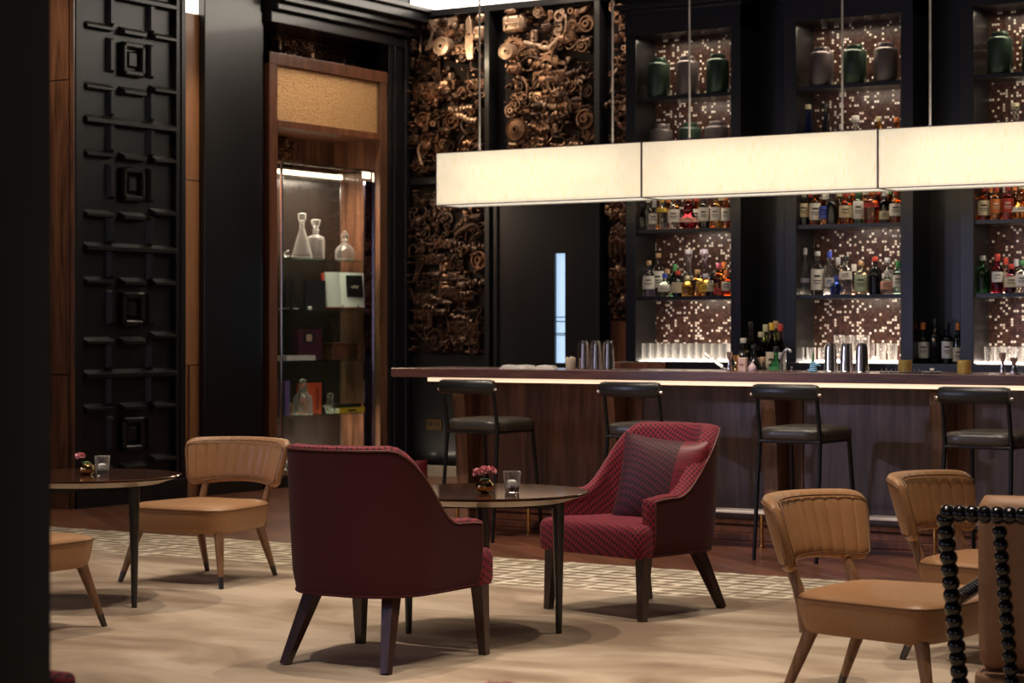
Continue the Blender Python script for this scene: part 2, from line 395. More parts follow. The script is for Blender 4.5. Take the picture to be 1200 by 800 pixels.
def mk(name, bm, m, parent=None, smooth=None, sub=0, bevel=0):
    bmesh.ops.recalc_face_normals(bm, faces=bm.faces)
    me = bpy.data.meshes.new(name); bm.to_mesh(me); bm.free()
    if smooth is not None:
        for p in me.polygons: p.use_smooth = True
        me.set_sharp_from_angle(angle=math.radians(smooth))
    me.materials.append(M_[m] if isinstance(m, str) else m)
    o = bpy.data.objects.new(name, me); COL.objects.link(o)
    if parent is not None: o.parent = parent
    if bevel:
        q = o.modifiers.new('edge', 'BEVEL'); q.width = bevel; q.segments = 2; q.limit_method = 'ANGLE'
    if sub:
        q = o.modifiers.new('round', 'SUBSURF'); q.levels = sub; q.render_levels = sub
    return o
def thing(name, loc, rz, label, cat, group=None):
    o = bpy.data.objects.new(name, None); COL.objects.link(o); o.empty_display_size = .1
    o.location = loc; o.rotation_euler = (0, 0, rz); tag(o, label, cat, group); return o
def tag(o, label, cat, group=None):
    o['label'] = label; o['category'] = cat
    if group: o['group'] = group
    return o
def struct(name, bm, m, parent=None, **kw):
    o = mk(name, bm, m, parent, **kw)
    if parent is None: o['kind'] = 'structure'
    return o
def sbox(name, m, *a, bev=0, parent=None):
    bm = B(); box(bm, *a, bev=bev); return struct(name, bm, m, parent)
def dup(root, loc, rz=None, label=None, group=None):
    def cp(o, par):
        c = o.copy(); COL.objects.link(c); c.parent = par
        for ch in o.children: cp(ch, c)
        return c
    r = cp(root, None); r.location = loc
    if rz is not None: r.rotation_euler = (0, 0, rz)
    if label: r['label'] = label
    if group: r['group'] = group
    return r
# ================================================================== THE ROOM
YW, XL = 15.75, -11.0
YF, YM = 13.2, 13.5          # front of the back-bar bays, mosaic plane
sbox('floor', 'floor', -14.5, 4, -3, 16.5, -.05, 0)
sbox('ceiling', 'blackmatte', -14.5, 4, -3, 16.5, 4.95, 5.0)
sbox('wall_right', 'blackmatte', 3.5, 3.6, -3, 16.5, 0, 5)
sbox('wall_front', 'blackmatte', -14.5, 4, -3, -2.9, 0, 5)
sbox('wall_left', 'blackmatte', -14.4, -14.3, -3, 16.5, 0, 5)
sbox('wall_back', 'blackmatte', -14.5, 4, YW+.06, YW+.16, 0, 5)
# wall behind the left-hand joinery
sbox('wall_side', 'blackmatte', XL-.75, XL-.65, 11.5, YW+.1, 0, 5)

Yc0, Yc1 = xy_on_x(89, XL), xy_on_x(218, XL)         # coffered pier
Yo1 = xy_on_x(240, XL)                              # honey wood strip ends, pilaster begins
Yp1 = xy_on_x(306, XL)
Yd0, Yd1 = xy_on_x(318, XL), xy_on_x(456, XL)        # display niche frame
# ---- coffered black panel
def coffered():
    H = 4.06
    t = thing('coffered_panel', (XL, Yc0, 0), 0, 'tall black coffered wall panel with nested square blocks and ledges', 'panel')
    W = Yc1-Yc0
    bm = B(); box(bm, -.5, -.06, 0.0, W, 0, H); mk('backing', bm, 'coffer', t)
    bm = B()
    for k in range(4):
        box(bm, -.07, .0-.008*k, .0+.028*k, .0+.028*(k+1), 0, H, bev=.004)
    for k in range(2):
        box(bm, -.07, .0-.012*k, W-.05*(k+1), W-.05*k, 0, H, bev=.004)
    mk('frame', bm, 'coffer', t)
    bm = B(); box(bm, -.3, .05, -.04, W+.02, H, H+.05, bev=.01); box(bm, -.3, .09, -.06, W+.04, H+.05, H+.11, bev=.01); mk('cornice', bm, 'coffer', t)
    z1 = [zx(140, 150, XL), zx(287, 150, XL), zx(434, 150, XL)]
    U = z1[0]-z1[1]
    a0, a1 = .112, W-.10
    cw_ = (a1-a0)
    cL, cR = a0+cw_*.30, a0+cw_*.74
    def ledge(bm, y0, y1, z, d=.055, h=.05):   # sloped top ledge
        v = [(-.06, y0, z-h), (-.06, y1, z-h), (-.06+d, y1-.012, z-h+.012), (-.06+d, y0+.012, z-h+.012), (-.06, y0, z+.012), (-.06, y1, z+.012), (-.06+d, y1-.012, z-.02), (-.06+d, y0+.012, z-.02)]
        V = [bm.verts.new(p) for p in v]
        for f in ((0, 1, 2, 3), (3, 2, 6, 7), (4, 7, 6, 5), (0, 3, 7, 4), (1, 5, 6, 2), (0, 4, 5, 1)): bm.faces.new([V[i] for i in f])
    def post(bm, yc, z0, z1, w=.05, d=.055):
        v = [(-.06, yc-w, z0), (-.06, yc+w, z0), (-.06+d, yc+w*.45, z0+.02), (-.06+d, yc-w*.45, z0+.02)]
        v2 = [(-.06, yc-w, z1), (-.06, yc+w, z1), (-.06+d, yc+w*.45, z1-.02), (-.06+d, yc-w*.45, z1-.02)]
        V = [bm.verts.new(p) for p in v]+[bm.verts.new(p) for p in v2]
        for f in ((0, 3, 2, 1), (4, 5, 6, 7), (0, 4, 7, 3), (3, 7, 6, 2), (2, 6, 5, 1), (0, 1, 5, 4)): bm.faces.new([V[i] for i in f])
    for k in range(-1, 4):
        top = z1[0]-U*k                # rail under which this unit hangs
        if top-U < -.5: continue
        if top < 4.2:
            bm = B()
            ledge(bm, a0-.01, a1+.01, top, .07, .06); mk('rail', bm, 'coffer', t)
        for (ya, yb, q1, q2) in ((a0, cL, .27, .745), (cR, a1, .27, .70)):
            for q in (q1, q2):
                zz = top-U*q
                if .1 < zz < 4.0:
                    bm = B(); ledge(bm, ya-.0, yb+.0, zz, .06, .05); mk('ledge', bm, 'coffer', t)
        for q in (.27, .745):
            zz = top-U*q
            if .1 < zz < 4.0:
                bm = B(); ledge(bm, a0+cw_*.40, a0+cw_*.66, zz+.0, .06, .055); mk('block', bm, 'coffer', t)
        zc = top-U*.51
        if .2 < zc < 4.0:
            yc = a0+cw_*.53
            bm = B()
            for hw, hh, d0, d1 in ((.125, .13, 0, .05),):
                for (ya, yb, za, zb) in ((yc-hw, yc+hw, zc+hh-.045, zc+hh), (yc-hw, yc+hw, zc-hh, zc-hh+.045), (yc-hw, yc-hw+.045, zc-hh, zc+hh), (yc+hw-.045, yc+hw, zc-hh, zc+hh)):
                    box(bm, -.06, -.06+d1, ya, yb, za, zb, bev=.012, seg=1)
            box(bm, -.06, -.03, yc-.052, yc+.052, zc-.06, zc+.06, bev=.012, seg=1)
            mk('nested_square', bm, 'coffer', t)
        for yc in (cL, cR):
            for q0, q1 in ((0.03, .27), (.36, .64), (.745, .985)):
                za, zb = top-U*q1, top-U*q0
                if zb > 4.05: zb = 4.05
                if za < .1 or za >= zb: continue
                bm = B(); post(bm, yc, za, zb, .04, .04); mk('mullion', bm, 'coffer', t)
    bm = B(); box(bm, -.07, .02, 0, W, 0, .16, bev=.006); mk('plinth', bm, 'coffer', t)
coffered()
# wood clad end of the pier (faces the seating) with its panel joints
zj1, zj2 = zy(95, 70, Yc0), zy(439, 70, Yc0)
bm = B()
for za, zb in ((0, zj2-.004), (zj2+.004, zj1-.004), (zj1+.004, 5)): box(bm, XL-1.6, XL-.045, Yc0-.03, Yc0-.004, za, zb, bev=.003)
box(bm, XL-.038, XL-.004, Yc0-.026, Yc0-.004, 0, 5, bev=.003)
struct('wall_pier', bm, 'walnut')
# honey wood strip
zs1, zs2 = zx(211, 230, XL), zx(428, 230, XL)
bm = B()
for za, zb in ((.0, zs2-.004), (zs2+.004, zs1-.004), (zs1+.004, zx(14, 228, XL))): box(bm, XL-.4, XL-.06, Yc1, Yo1, za, zb, bev=.002)
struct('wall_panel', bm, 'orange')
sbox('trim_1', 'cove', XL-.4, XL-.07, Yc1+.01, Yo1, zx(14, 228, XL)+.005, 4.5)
sbox('trim_2', 'redwood', XL-.065, XL-.05, Yc1+.09, Yc1+.11, .15, zs2)
# black portal: left pilaster, cornice, right pilaster
PH = 3.98
bm = B(); box(bm, XL-.6, XL, Yo1, Yp1, 0, 5, bev=.006)
for k in range(3): box(bm, XL-.6, XL-.02-.02*k, Yp1+.035*k, Yp1+.035*(k+1), 0, PH, bev=.005)
struct('trim_3', bm, 'black')
bm = B(); box(bm, XL-.12, XL, Yd1, YW, 0, PH, bev=.004)
box(bm, XL-.02, XL+.02, Yd1+.06, Yd1+.10, 0, PH, bev=.006); box(bm, XL-.02, XL+.04, YW-.13, YW-.05, 0, PH, bev=.01)
struct('trim_4', bm, 'black')
bm = B()
for k, (h0, h1, d) in enumerate(((3.90, 4.0, .03), (4.0, 4.06, .10), (4.06, 4.12, .17), (4.12, 4.20, .26), (4.20, 4.24, .31))):
    box(bm, XL-.7, XL+d, Yp1+.1, YW+.0, h0, h1, bev=.008)
struct('trim_5', bm, 'black')
sbox('wall_attic', 'blackmatte', XL-.7, XL-.02, Yp1+.1, YW, 4.24, 5)

# ---- engine wall
def yb(u): return xy_on_y(u, YW)
xE0, xE1, xE2, xE3, xE4 = yb(482), yb(575), yb(595), yb(703), yb(717)
zTop = 4.17
zMid = zy(211, 530, YW)
zLow = zy(416, 530, YW)
sbox('trim_6', 'navy', XL, yb(760), YW-.10, YW+.08, zTop, zTop+.06, bev=.005)
sbox('trim_7', 'navy', xE1, yb(580), YW-.10, YW+.08, 0, zTop)
sbox('trim_8', 'navy', yb(703), yb(709), YW-.10, YW+.08, 0, zTop)
sbox('trim_9', 'navy', XL, xE1, YW-.06, YW+.08, zMid-.03, zMid+.03)
sbox('trim_10', 'black', xE2-.02, xE3, YW-.06, YW+.08, zMid-.06, zMid+.03)
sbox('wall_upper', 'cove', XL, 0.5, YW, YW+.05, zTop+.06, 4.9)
sbox('wall_lower', 'black', XL, xE1, YW-.04, YW+.06, 0.12, zLow)
sbox('baseboard_back', 'cream', XL, xE1+.5, YW-.06, YW+.04, 0, .10, bev=.004)
# black lacquer doors with a lit slot
xs0, xs1 = yb(653.5), yb(665.5); zs0, zs1_ = zy(425, 660, YW), zy(297, 660, YW)
bm = B()
xa, xb_ = xE2-.1, yb(703)
box(bm, xa, xs0, YW-.05, YW+.03, 0, zMid-.06); box(bm, xs1, xb_, YW-.05, YW+.03, 0, zMid-.06)
box(bm, xs0, xs1, YW-.05, YW+.03, zs1_, zMid-.06); box(bm, xs0, xs1, YW-.05, YW+.03, 0, zs0)
struct('door_1', bm, 'black')
M_['slot'] = emis('daylit_slot', (.50, .72, 1.0), .95)
sbox('window_1', 'slot', xs0, xs1, YW-.02, YW+.03, zs0, zs1_)
bm = B()
for zz in (zy(372, 660, YW), zy(377, 660, YW), zy(391, 660, YW), zy(393, 660, YW)): box(bm, xs0, xs1, YW-.03, YW-.02, zz, zz+.008)
struct('trim_11', bm, 'navy')
bm = B(); box(bm, xa-.005, xa+.03, YW-.075, YW-.05, 0, zMid-.06)
struct('trim_12', bm, 'navy')

# double socket low on the dark wall
def socket():
    x, z = yb(512), zy(497, 512, YW)
    t = thing('wall_socket', (x, YW-.04, z), 0, 'brass double wall socket low on the black wall left of the bar', 'socket')
    bm = B(); box(bm, -.085, .085, -.012, 0, -.05, .05, bev=.004); mk('face_plate', bm, M_['brass_old'], t)
    for s in (-1, 1):
        bm = B(); box(bm, s*.04-.02, s*.04+.02, -.016, -.011, -.012, .02, bev=.002); mk('switch', bm, 'ink', t)
M_['brass_old'] = mat('aged_brass', (.12, .07, .025), .4, metal=.8)
socket()

# ---- engine-part relief panels
def relief(name, x0, x1, z0, z1, heroes, seed, label, origin, rz=0, matz=None, small=70):
    rnd = random.Random(seed)
    W, H = x1-x0, z1-z0
    t = thing(name, origin, rz, label, 'wall relief')
    def rm():
        return matz or rnd.choice(['bronze', 'bronze', 'bronze_light', 'bronze_dark', 'bronze_dark'])
    bm = B(); box(bm, 0, W, -.01, .03, 0, H); mk('backing', bm, 'backing', t)
    def ring(x, z, r, m=None, d=.085):
        bm = B(); lathe(bm, [(r*1.02, 0), (r*1.02, d*.6), (r*.96, d*.8), (r*.80, d*.8), (r*.74, d*.45), (r*.42, d*.45), (r*.40, d), (r*.2, d), (r*.18, d*.3), (0, d*.3)], (x, -.01, z), 28, 'Y')
        mk('pulley', bm, m or rm(), t, smooth=35)
    def disc(x, z, r, m=None, d=.13):
        bm = B(); lathe(bm, [(r, 0), (r, d*.8), (r*.94, d), (r*.88, d), (r*.85, d*.92), (r*.36, d*.95), (r*.33, d*1.05), (r*.2, d*1.05), (r*.19, d*.2), (0, d*.2)], (x, -.01, z), 32, 'Y')
        mk('drive_wheel', bm, m or rm(), t, smooth=35)
    def gear(x, z, r, m=None, d=.05, n=16):
        bm = B(); pts = []
        for k in range(n*4):
            a = 2*PI*k/(n*4); q = r*(1.0 if k % 4 in (0, 1) else .86); pts.append((x+q*math.cos(a), z+q*math.sin(a)))
        A = [bm.verts.new((p[0], -.01, p[1])) for p in pts]; C = [bm.verts.new((p[0], -.01-d, p[1])) for p in pts]
        inner = [bm.verts.new((x+r*.62*math.cos(2*PI*k/(n*4)), -.01-d, z+r*.62*math.sin(2*PI*k/(n*4)))) for k in range(n*4)]
        inn2 = [bm.verts.new((x+r*.56*math.cos(2*PI*k/(n*4)), -.01-d*.4, z+r*.56*math.sin(2*PI*k/(n*4)))) for k in range(n*4)]
        m_ = n*4
        for k in range(m_):
            j = (k+1) % m_
            bm.faces.new([A[k], A[j], C[j], C[k]]); bm.faces.new([C[k], C[j], inner[j], inner[k]]); bm.faces.new([inner[k], inner[j], inn2[j], inn2[k]])
        bm.faces.new(inn2)
        lathe(bm, [(r*.25, d*.4), (r*.25, d*1.1), (r*.14, d*1.1), (r*.12, d*.5), (0, d*.5)], (x, -.01, z), 16, 'Y')
        mk('gear', bm, m or rm(), t, smooth=35)
    def block(x, z, w, h, m=None, nx=5, nz=2):        # cylinder head: slab with rows of bores
        bm = B(); box(bm, x-w/2, x+w/2, -.07, 0, z-h/2, z+h/2, bev=.008)
        mk('cylinder_head', bm, m or rm(), t, smooth=35)
        bm = B()
        for i in range(nx):
            for j in range(nz):
                cx, cz = x-w/2+w*(i+.5)/nx, z-h/2+h*(j+.5)/nz
                rr = min(w/nx, h/nz)*.36
                lathe(bm, [(rr*1.15, .06), (rr*1.15, .085), (rr*.95, .085), (rr*.85, .062), (0, .062)], (cx, 0, cz), 12, 'Y')
                lathe(bm, [(rr*.3, .06), (rr*.3, .10), (0, .10)], (cx, 0, cz), 8, 'Y')
        mk('valve_row', bm, 'bronze', t, smooth=35)
    def cover(x, z, w, h, m=None):
        bm = B(); box(bm, x-w/2, x+w/2, -.10, 0, z-h/2, z+h/2, bev=.03, seg=3); box(bm, x-w*.36, x+w*.36, -.115, -.09, z-h*.05, z+h*.05, bev=.006)
        box(bm, x-w*.36, x-w*.28, -.115, -.09, z-h*.3, z+h*.05, bev=.004); box(bm, x+w*.28, x+w*.36, -.115, -.09, z-h*.3, z+h*.05, bev=.004)
        mk('valve_cover', bm, m or rm(), t, smooth=35)
    def rod(xa, za, xb2, zb2, r, m=None):
        bm = B(); tube(bm, [(xa, -.04, za), (xb2, -.04, zb2)], [r, r*.7], 8, square=False)
        lathe(bm, [(r*2.4, 0), (r*2.4, .07), (r*1.5, .07), (r*1.4, .03), (0, .03)], (xa, -.005, za), 16, 'Y')
        lathe(bm, [(r*1.8, 0), (r*1.8, .065), (r*.9, .065), (r*.9, .03), (0, .03)], (xb2, -.005, zb2), 14, 'Y')
        mk('connecting_rod', bm, m or rm(), t, smooth=40)
    def pipe(pts, r, m=None):
        bm = B(); P = [Vector((p[0], -.05-rnd.random()*.03, p[1])) for p in pts]
        Q = []
        for i in range(len(P)-1):
            a = P[max(i-1, 0)]; b_ = P[i]; c = P[i+1]; d = P[min(i+2, len(P)-1)]
            for s in range(5):
                tt = s/5; Q.append(.5*((2*b_)+(c-a)*tt+(2*a-5*b_+4*c-d)*tt*tt+(3*b_-a-3*c+d)*tt**3))
        Q.append(P[-1]); tube(bm, Q, r, 8); mk('pipe', bm, m or rm(), t, smooth=60)
    def bracket(pts, m=None, d=.08):
        bm = B(); A = [bm.verts.new((p[0], -.0, p[1])) for p in pts]; C = [bm.verts.new((p[0], -d, p[1])) for p in pts]; n = len(pts)
        for k in range(n): bm.faces.new([A[k], A[(k+1) % n], C[(k+1) % n], C[k]])
        bm.faces.new(C); bm.faces.new(A[::-1]); bmesh.ops.bevel(bm, geom=list(bm.edges), offset=.007, segments=1, affect='EDGES')
        mk('bracket', bm, m or rm(), t)
    def cam(x, z, w, m=None, ang=0):
        bm = B(); n = 7
        ca, sa = math.cos(ang), math.sin(ang)
        tube(bm, [(x-w/2*ca, -.05, z-w/2*sa), (x+w/2*ca, -.05, z+w/2*sa)], .014, 8)
        for i in range(n):
            q = -w/2+w*(i+.5)/n
            e = Vector((x+q*ca, -.05+rnd.uniform(-.012, .012), z+q*sa+rnd.uniform(-.014, .014)))
            tube(bm, [e-Vector((ca, 0, sa))*.014, e+Vector((ca, 0, sa))*.014], .034, 10)
        mk('camshaft', bm, m or rm(), t, smooth=40)
    def manifold(x, z, w, h, m=None):
        bm = B(); n = 7; box(bm, x-w/2, x-w/2+.03, -.07, 0, z-h/2, z+h/2, bev=.008)
        for i in range(n):
            zz = z-h/2+h*(i+.5)/n; ww = w*(1-.35*max(0, (i-3)/4))
            tube(bm, [(x-w/2, -.045, zz), (x-w/2+ww*.8, -.05, zz), (x-w/2+ww, -.02, zz-.01)], h/n*.38, 8)
        mk('manifold', bm, m or rm(), t, smooth=40)
    def piston(x, z, r, h, m=None):
        bm = B(); lathe(bm, [(r*.9, 0), (r, .01), (r, h*.2), (r*.94, h*.22), (r*.94, h*.27), (r, h*.29), (r, h*.5), (r*.94, h*.52), (r*.94, h*.57), (r, h*.6), (r, h-.01), (r*.9, h)], (x, -.05, z-h/2), 14)
        mk('piston', bm, m or rm(), t, smooth=35)
    F = dict(ring=ring, disc=disc, gear=gear, block=block, cover=cover, rod=rod, pipe=pipe, bracket=bracket, cam=cam, manifold=manifold, piston=piston)
    occ = []
    for h in heroes:
        if h[0] in ('disc', 'ring', 'cover', 'gear'): occ.append((h[1], h[2], h[3]*.9 if h[0] != 'cover' else h[3]*.55))
    for h in heroes:
        F[h[0]](*h[1:-1], **(h[-1] if isinstance(h[-1], dict) else {})) if isinstance(h[-1], dict) else F[h[0]](*h[1:])
    for k in range(small):
        x, z = rnd.uniform(.06, W-.06), rnd.uniform(.06, H-.06)
        if any((x-a)**2+(z-b2)**2 < (r_+.03)**2 for a, b2, r_ in occ): continue
        q = rnd.random()
        if q < .16: ring(x, z, min(rnd.uniform(.03, .075), x, W-x, z, H-z), d=rnd.uniform(.03, .07))
        elif q < .26: gear(x, z, min(rnd.uniform(.035, .08), x, W-x, z, H-z), d=rnd.uniform(.02, .05), n=12)
        elif q < .38: piston(x, z, rnd.uniform(.018, .035), rnd.uniform(.05, .11))
        elif q < .60:
            a = rnd.uniform(0, PI); l = rnd.uniform(.08, .2)
            xb2, zb2 = min(max(x+l*math.cos(a), .04), W-.04), min(max(z+l*math.sin(a), .04), H-.04)
            rod(x, z, xb2, zb2, rnd.uniform(.009, .017))
        elif q < .80:
            P = [(x, z)]
            a = rnd.uniform(0, 2*PI)
            for s in range(3):
                a += rnd.uniform(-1.1, 1.1); P.append((min(max(P[-1][0]+.08*math.cos(a), .03), W-.03), min(max(P[-1][1]+.08*math.sin(a), .03), H-.03)))
            pipe(P, rnd.uniform(.007, .016))
        elif q < .88: cam(min(max(x, .14), W-.14), z, .24, ang=rnd.choice([0, .3, -.25]))
        elif q < .95: cover(min(max(x, .08), W-.08), min(max(z, .06), H-.06), rnd.uniform(.08, .15), rnd.uniform(.06, .11))
        else: block(min(max(x, .11), W-.11), min(max(z, .06), H-.06), .2, .09, nx=4, nz=2)
    bm = B()
    for k in range(160):
        x, z, r = rnd.uniform(.03, W-.03), rnd.uniform(.03, H-.03), rnd.uniform(.007, .016)
        lathe(bm, [(r, 0), (r, .05+rnd.random()*.05), (r*.6, .11), (0, .11)], (x, 0, z), 6, 'Y')
    o = mk('bolts', bm, 'bronze', t); o['kind'] = 'stuff'
    return t
def ex(u, x0): return yb(u)-x0
def ez(v, u, z0): return zy(v, u, YW)-z0
x0, z0 = xE0, zMid+.03
def q(u, v): return (ex(u, x0), ez(v, u, z0))
L = 'bronze_light'
h1 = [('disc', *q(526.5, 56), .088, L), ('bracket', [q(505, 23), q(517, 24), q(516, 38), q(521, 27), q(535, 22), q(541, 17), q(541, 25), q(531, 31), q(519, 44), q(512, 57), q(505, 62), q(503, 58), q(511, 44), q(514, 36)], L),
      ('rod', *q(496, 36), *q(497, 82), .016), ('rod', *q(518, 60), *q(518, 94), .024), ('ring', *q(505, 88), .05), ('block', *q(512, 107), .32, .16, 'bronze', dict(nx=6)),
      ('cover', *q(567, 40), .13, .13, L), ('cover', *q(569, 22), .10, .08, L), ('bracket', [q(551, 25), q(556, 18), q(560, 45), q(560, 70), q(553, 72), q(550, 58)], L),
      ('piston', *q(483+3, 32), .03, .1), ('piston', *q(487, 55), .035, .12), ('piston', *q(487, 75), .032, .1),
      ('ring', *q(501, 141), .075, 'bronze'), ('ring', *q(535, 142), .078, 'bronze'), ('pipe', [q(494, 175), q(503, 188), q(511, 190)], .012), ('pipe', [q(494, 187), q(503, 197), q(512, 201)], .010),
      ('ring', *q(531, 172), .06), ('rod', *q(517, 132), *q(517, 176), .01), ('pipe', [q(573, 80), q(570, 87), q(562, 90)], .013), ('rod', *q(548, 113), *q(570, 112), .014), ('ring', *q(548, 68), .04), ('cam', *q(545, 128), .25)]
relief('engine_relief', xE0, xE1, zMid+.03, zTop, h1, 11, 'upper left bronze engine-part relief with a pale round disc and forked bracket', (xE0, YW, zMid+.03), small=150)
x0, z0 = xE0, zLow
h2 = [('manifold', *q(526, 323), .12, .36, 'bronze'), ('rod', *q(541, 304), *q(541, 348), .009), ('ring', *q(566, 305), .085, 'bronze'), ('piston', *q(552, 262), .05, .13), ('pipe', [q(540, 276), q(550, 268), q(562, 264), q(569, 274)], .028),
      ('rod', *q(505, 367), *q(545, 370), .012), ('rod', *q(495, 365), *q(505, 372), .012), ('ring', *q(515, 398), .10, 'bronze_dark'), ('block', *q(552, 391), .26, .20, 'bronze_dark', dict(nx=3)), ('rod', *q(558, 331), *q(572, 330), .01), ('pipe', [q(484, 336), q(488, 345), q(483, 352)], .012)]
relief('engine_relief', xE0, xE1, zLow, zMid-.03, h2, 23, 'darker lower bronze engine-part relief with a ribbed manifold, left of the black doors', (xE0, YW, zLow), small=130, matz='bronze_dark')  # dark bronze throughout paints in the dim light of this lower panel
x0, z0 = xE2, zMid+.03
h3 = [('cover', *q(607, 29), .22, .15, L), ('cover', *q(604, 14), .11, .05, L), ('disc', *q(602, 62), .075, L), ('gear', *q(606, 58), .12, 'bronze'), ('ring', *q(636, 15), .055, L), ('ring', *q(692, 29), .075, 'bronze'), ('disc', *q(675, 45), .05, 'bronze'),
      ('ring', *q(687, 55), .055), ('pipe', [q(667, 18), q(668, 35), q(663, 45), q(668, 57), q(676, 57), q(682, 49), q(690, 48), q(698, 44)], .009, L), ('pipe', [q(620, 52), q(633, 55), q(648, 57), q(660, 45)], .03, L),
      ('bracket', [q(630, 76), q(644, 64), q(655, 70), q(668, 73), q(668, 78), q(652, 75), q(645, 70), q(637, 79)], 'bronze'), ('block', *q(648, 92), .33, .13, 'bronze', dict(nx=7)), ('block', *q(648, 115), .33, .12, 'bronze', dict(nx=4, nz=1)),
      ('ring', *q(609, 123), .055, 'bronze'), ('bracket', [q(602, 110), q(615, 108), q(622, 120), q(624, 134), q(603, 134)], 'bronze', .04), ('disc', *q(613, 153), .10, 'bronze'), ('ring', *q(690, 140), .09, 'bronze'), ('cam', *q(652, 135), .32, 'bronze', dict(ang=.12)),
      ('rod', *q(660, 20), *q(658, 38), .022, L), ('bracket', [q(672, 15), q(690, 8), q(694, 6), q(688, 14), q(672, 20)], 'bronze_light', .05), ('pipe', [q(650, 170), q(660, 172), q(665, 168)], .012), ('rod', *q(684, 98), *q(683, 118), .012)]
relief('engine_relief', xE2, xE3, zMid+.03, zTop, h3, 31, 'bronze engine-part relief above the black doors with a looping chain', (xE2, YW, zMid+.03), small=150)
x0, z0 = xE4, zy(376, 725, YW)
relief('engine_relief', xE4, yb(745), zy(376, 725, YW), zTop, [('rod', *q(727, 352), *q(726, 368), .012)], 5, 'narrow bronze strip of engine parts beside the left mosaic bay', (xE4, YW, zy(376, 725, YW)), small=60)
sbox('wall_reveal', 'redwood', xE4, yb(745), YW-.01, YW+.05, 0, zy(376, 725, YW))

# ---- display niche: wood frame, woven header, relief above
XD = XL-.02
def cabinet():
    t = thing('display_cabinet', (XD, Yd0, 0), 0, 'tall walnut display cabinet with woven bronze header and deep niche', 'cabinet')
    W = Yd1-Yd0; e = .11; Hh = zx(66, 330, XD)+0
    Hh = 3.66
    bm = B()
    box(bm, -.62, 0, 0, e, 0, Hh, bev=.004); mk('side_panel', bm, 'redwood', t)
    bm = B(); box(bm, -.62, 0, W-e, W, 0, Hh, bev=.004); mk('side_panel', bm, 'walnut', t)
    bm = B(); box(bm, -.62, 0.004, 0, W, Hh-.10, Hh, bev=.004); mk('top_rail', bm, 'redwood', t)
    bm = B(); box(bm, -.62, 0.002, e, W-e, 3.04, 3.10, bev=.004); mk('header_shelf', bm, 'redwood', t)
    bm = B(); box(bm, -.10, -.035, e, W-e, 3.10, Hh-.10); mk('woven_header', bm, 'weave', t)
    bm = B(); box(bm, -.03, -.02, e, e+.012, 3.10, Hh-.1); box(bm, -.03, -.02, W-e-.012, W-e, 3.1, Hh-.1); mk('header_edge_strip', bm, 'chrome', t)
    bm = B(); box(bm, -.64, -.58, e, W-e, 0, 3.04); mk('back_panel', bm, 'walnut', t)
    bm = B(); box(bm, -.62, -.0, e, W-e, 0, .10); mk('base', bm, 'black', t)
    wpost = xy_on_x(398, XD-.54)-Yd0
    # inner post standing behind the vitrine
    bm = B(); box(bm, -.58, -.50, wpost, wpost+.10, .1, 3.04, bev=.004); mk('inner_post', bm, 'walnut', t)
    return t, W, e
cab, CWd, Ce = cabinet()
# relief in the niche above and behind the vitrine
zq0, zq1 = 2.78, 3.04
relief('engine_relief', 0, .9, zq0, zq1, [('rod', .55, .06, .75, .2, .016, L), ('rod', .58, .2, .7, .05, .016, L)], 77, 'dark scrap-metal relief in the cabinet niche between header and glass case', (XD-.575, Yd0+.14, zq0), rz=PI/2, small=16)
Yr0, Yr1 = xy_on_x(338, XL-.3), xy_on_x(418, XL-.45)
relief('engine_relief', 0, Yr1-Yr0, 3.68, 3.93, [('manifold', .25, .13, .2, .22, 'bronze'), ('piston', .5, .12, .05, .2), ('rod', .08, .03, .08, .22, .02, L), ('rod', .68, .03, .68, .22, .02, L)], 78, 'engine-part relief in the dark opening above the cabinet header', (XL-.5, Yr0, 3.68), rz=PI/2, small=22)

# ---- glass vitrine
Yv0, Yv1 = xy_on_x(331, XL), xy_on_x(441, XL)
Zs = [1.95, 1.505, 1.068, .60]
ZV = 2.758
def vitrine():
    t = thing('glass_vitrine', (XL-.01, Yv0, .1), 0, 'chrome-framed glass display case with four glass shelves inside the walnut cabinet', 'display case')
    W = Yv1-Yv0; D = .46; Hh = ZV-.1
    e = .02
    wb = xy_on_x(397, XL-.01-.46)-Yv0
    for (x, y, nm) in ((-e, 0, 'post'), (-e, W-e, 'post'), (-D, 0, 'post'), (-D, wb, 'post')):
        bm = B(); box(bm, x, x+e, y, y+e, 0, Hh, bev=.002); mk(nm, bm, 'chrome', t)
    bm = B()
    box(bm, -e, 0, e, W-e, Hh-e, Hh, bev=.002); box(bm, -D, -e, 0, e, Hh-e, Hh, bev=.002); box(bm, -D, -e, W-e, W, Hh-e, Hh, bev=.002); box(bm, -D, -D+e, e, W-e, Hh-e, Hh, bev=.002)
    mk('top_frame', bm, 'chrome', t)
    bm = B(); box(bm, -D, 0, 0, W, 0, .05, bev=.002); mk('base_plate', bm, 'chrome', t)
    bm = B(); box(bm, -D+.005, -D+.015, e, wb, .05, Hh-e); mk('rippled_back', bm, 'ripple', t)
    bm = B(); box(bm, -.012, -.006, e, W-e, .05, Hh-e); mk('front_glass', bm, 'glass_pane', t)
    bm = B(); box(bm, -.03, -.012, W-.14, W-.022, .05, Hh-.1); mk('mirror_strip', bm, M_['mirror'], t)
    bm = B(); box(bm, -D+.03, -D+.05, .03, wb-.01, Hh-.06, Hh-.025); mk('light_strip', bm, 'led_warm', t)
    bm = B(); box(bm, -.05, -.035, W-.13, W-.03, Hh-.07, Hh-.02); mk('light_strip', bm, 'led_warm', t)
    for k, z in enumerate(Zs):
        bm = B(); box(bm, -D+.02, -.03, .005, W-.005, z-.1-.012, z-.1, bev=.002); mk('shelf', bm, 'glass_shelf', t)
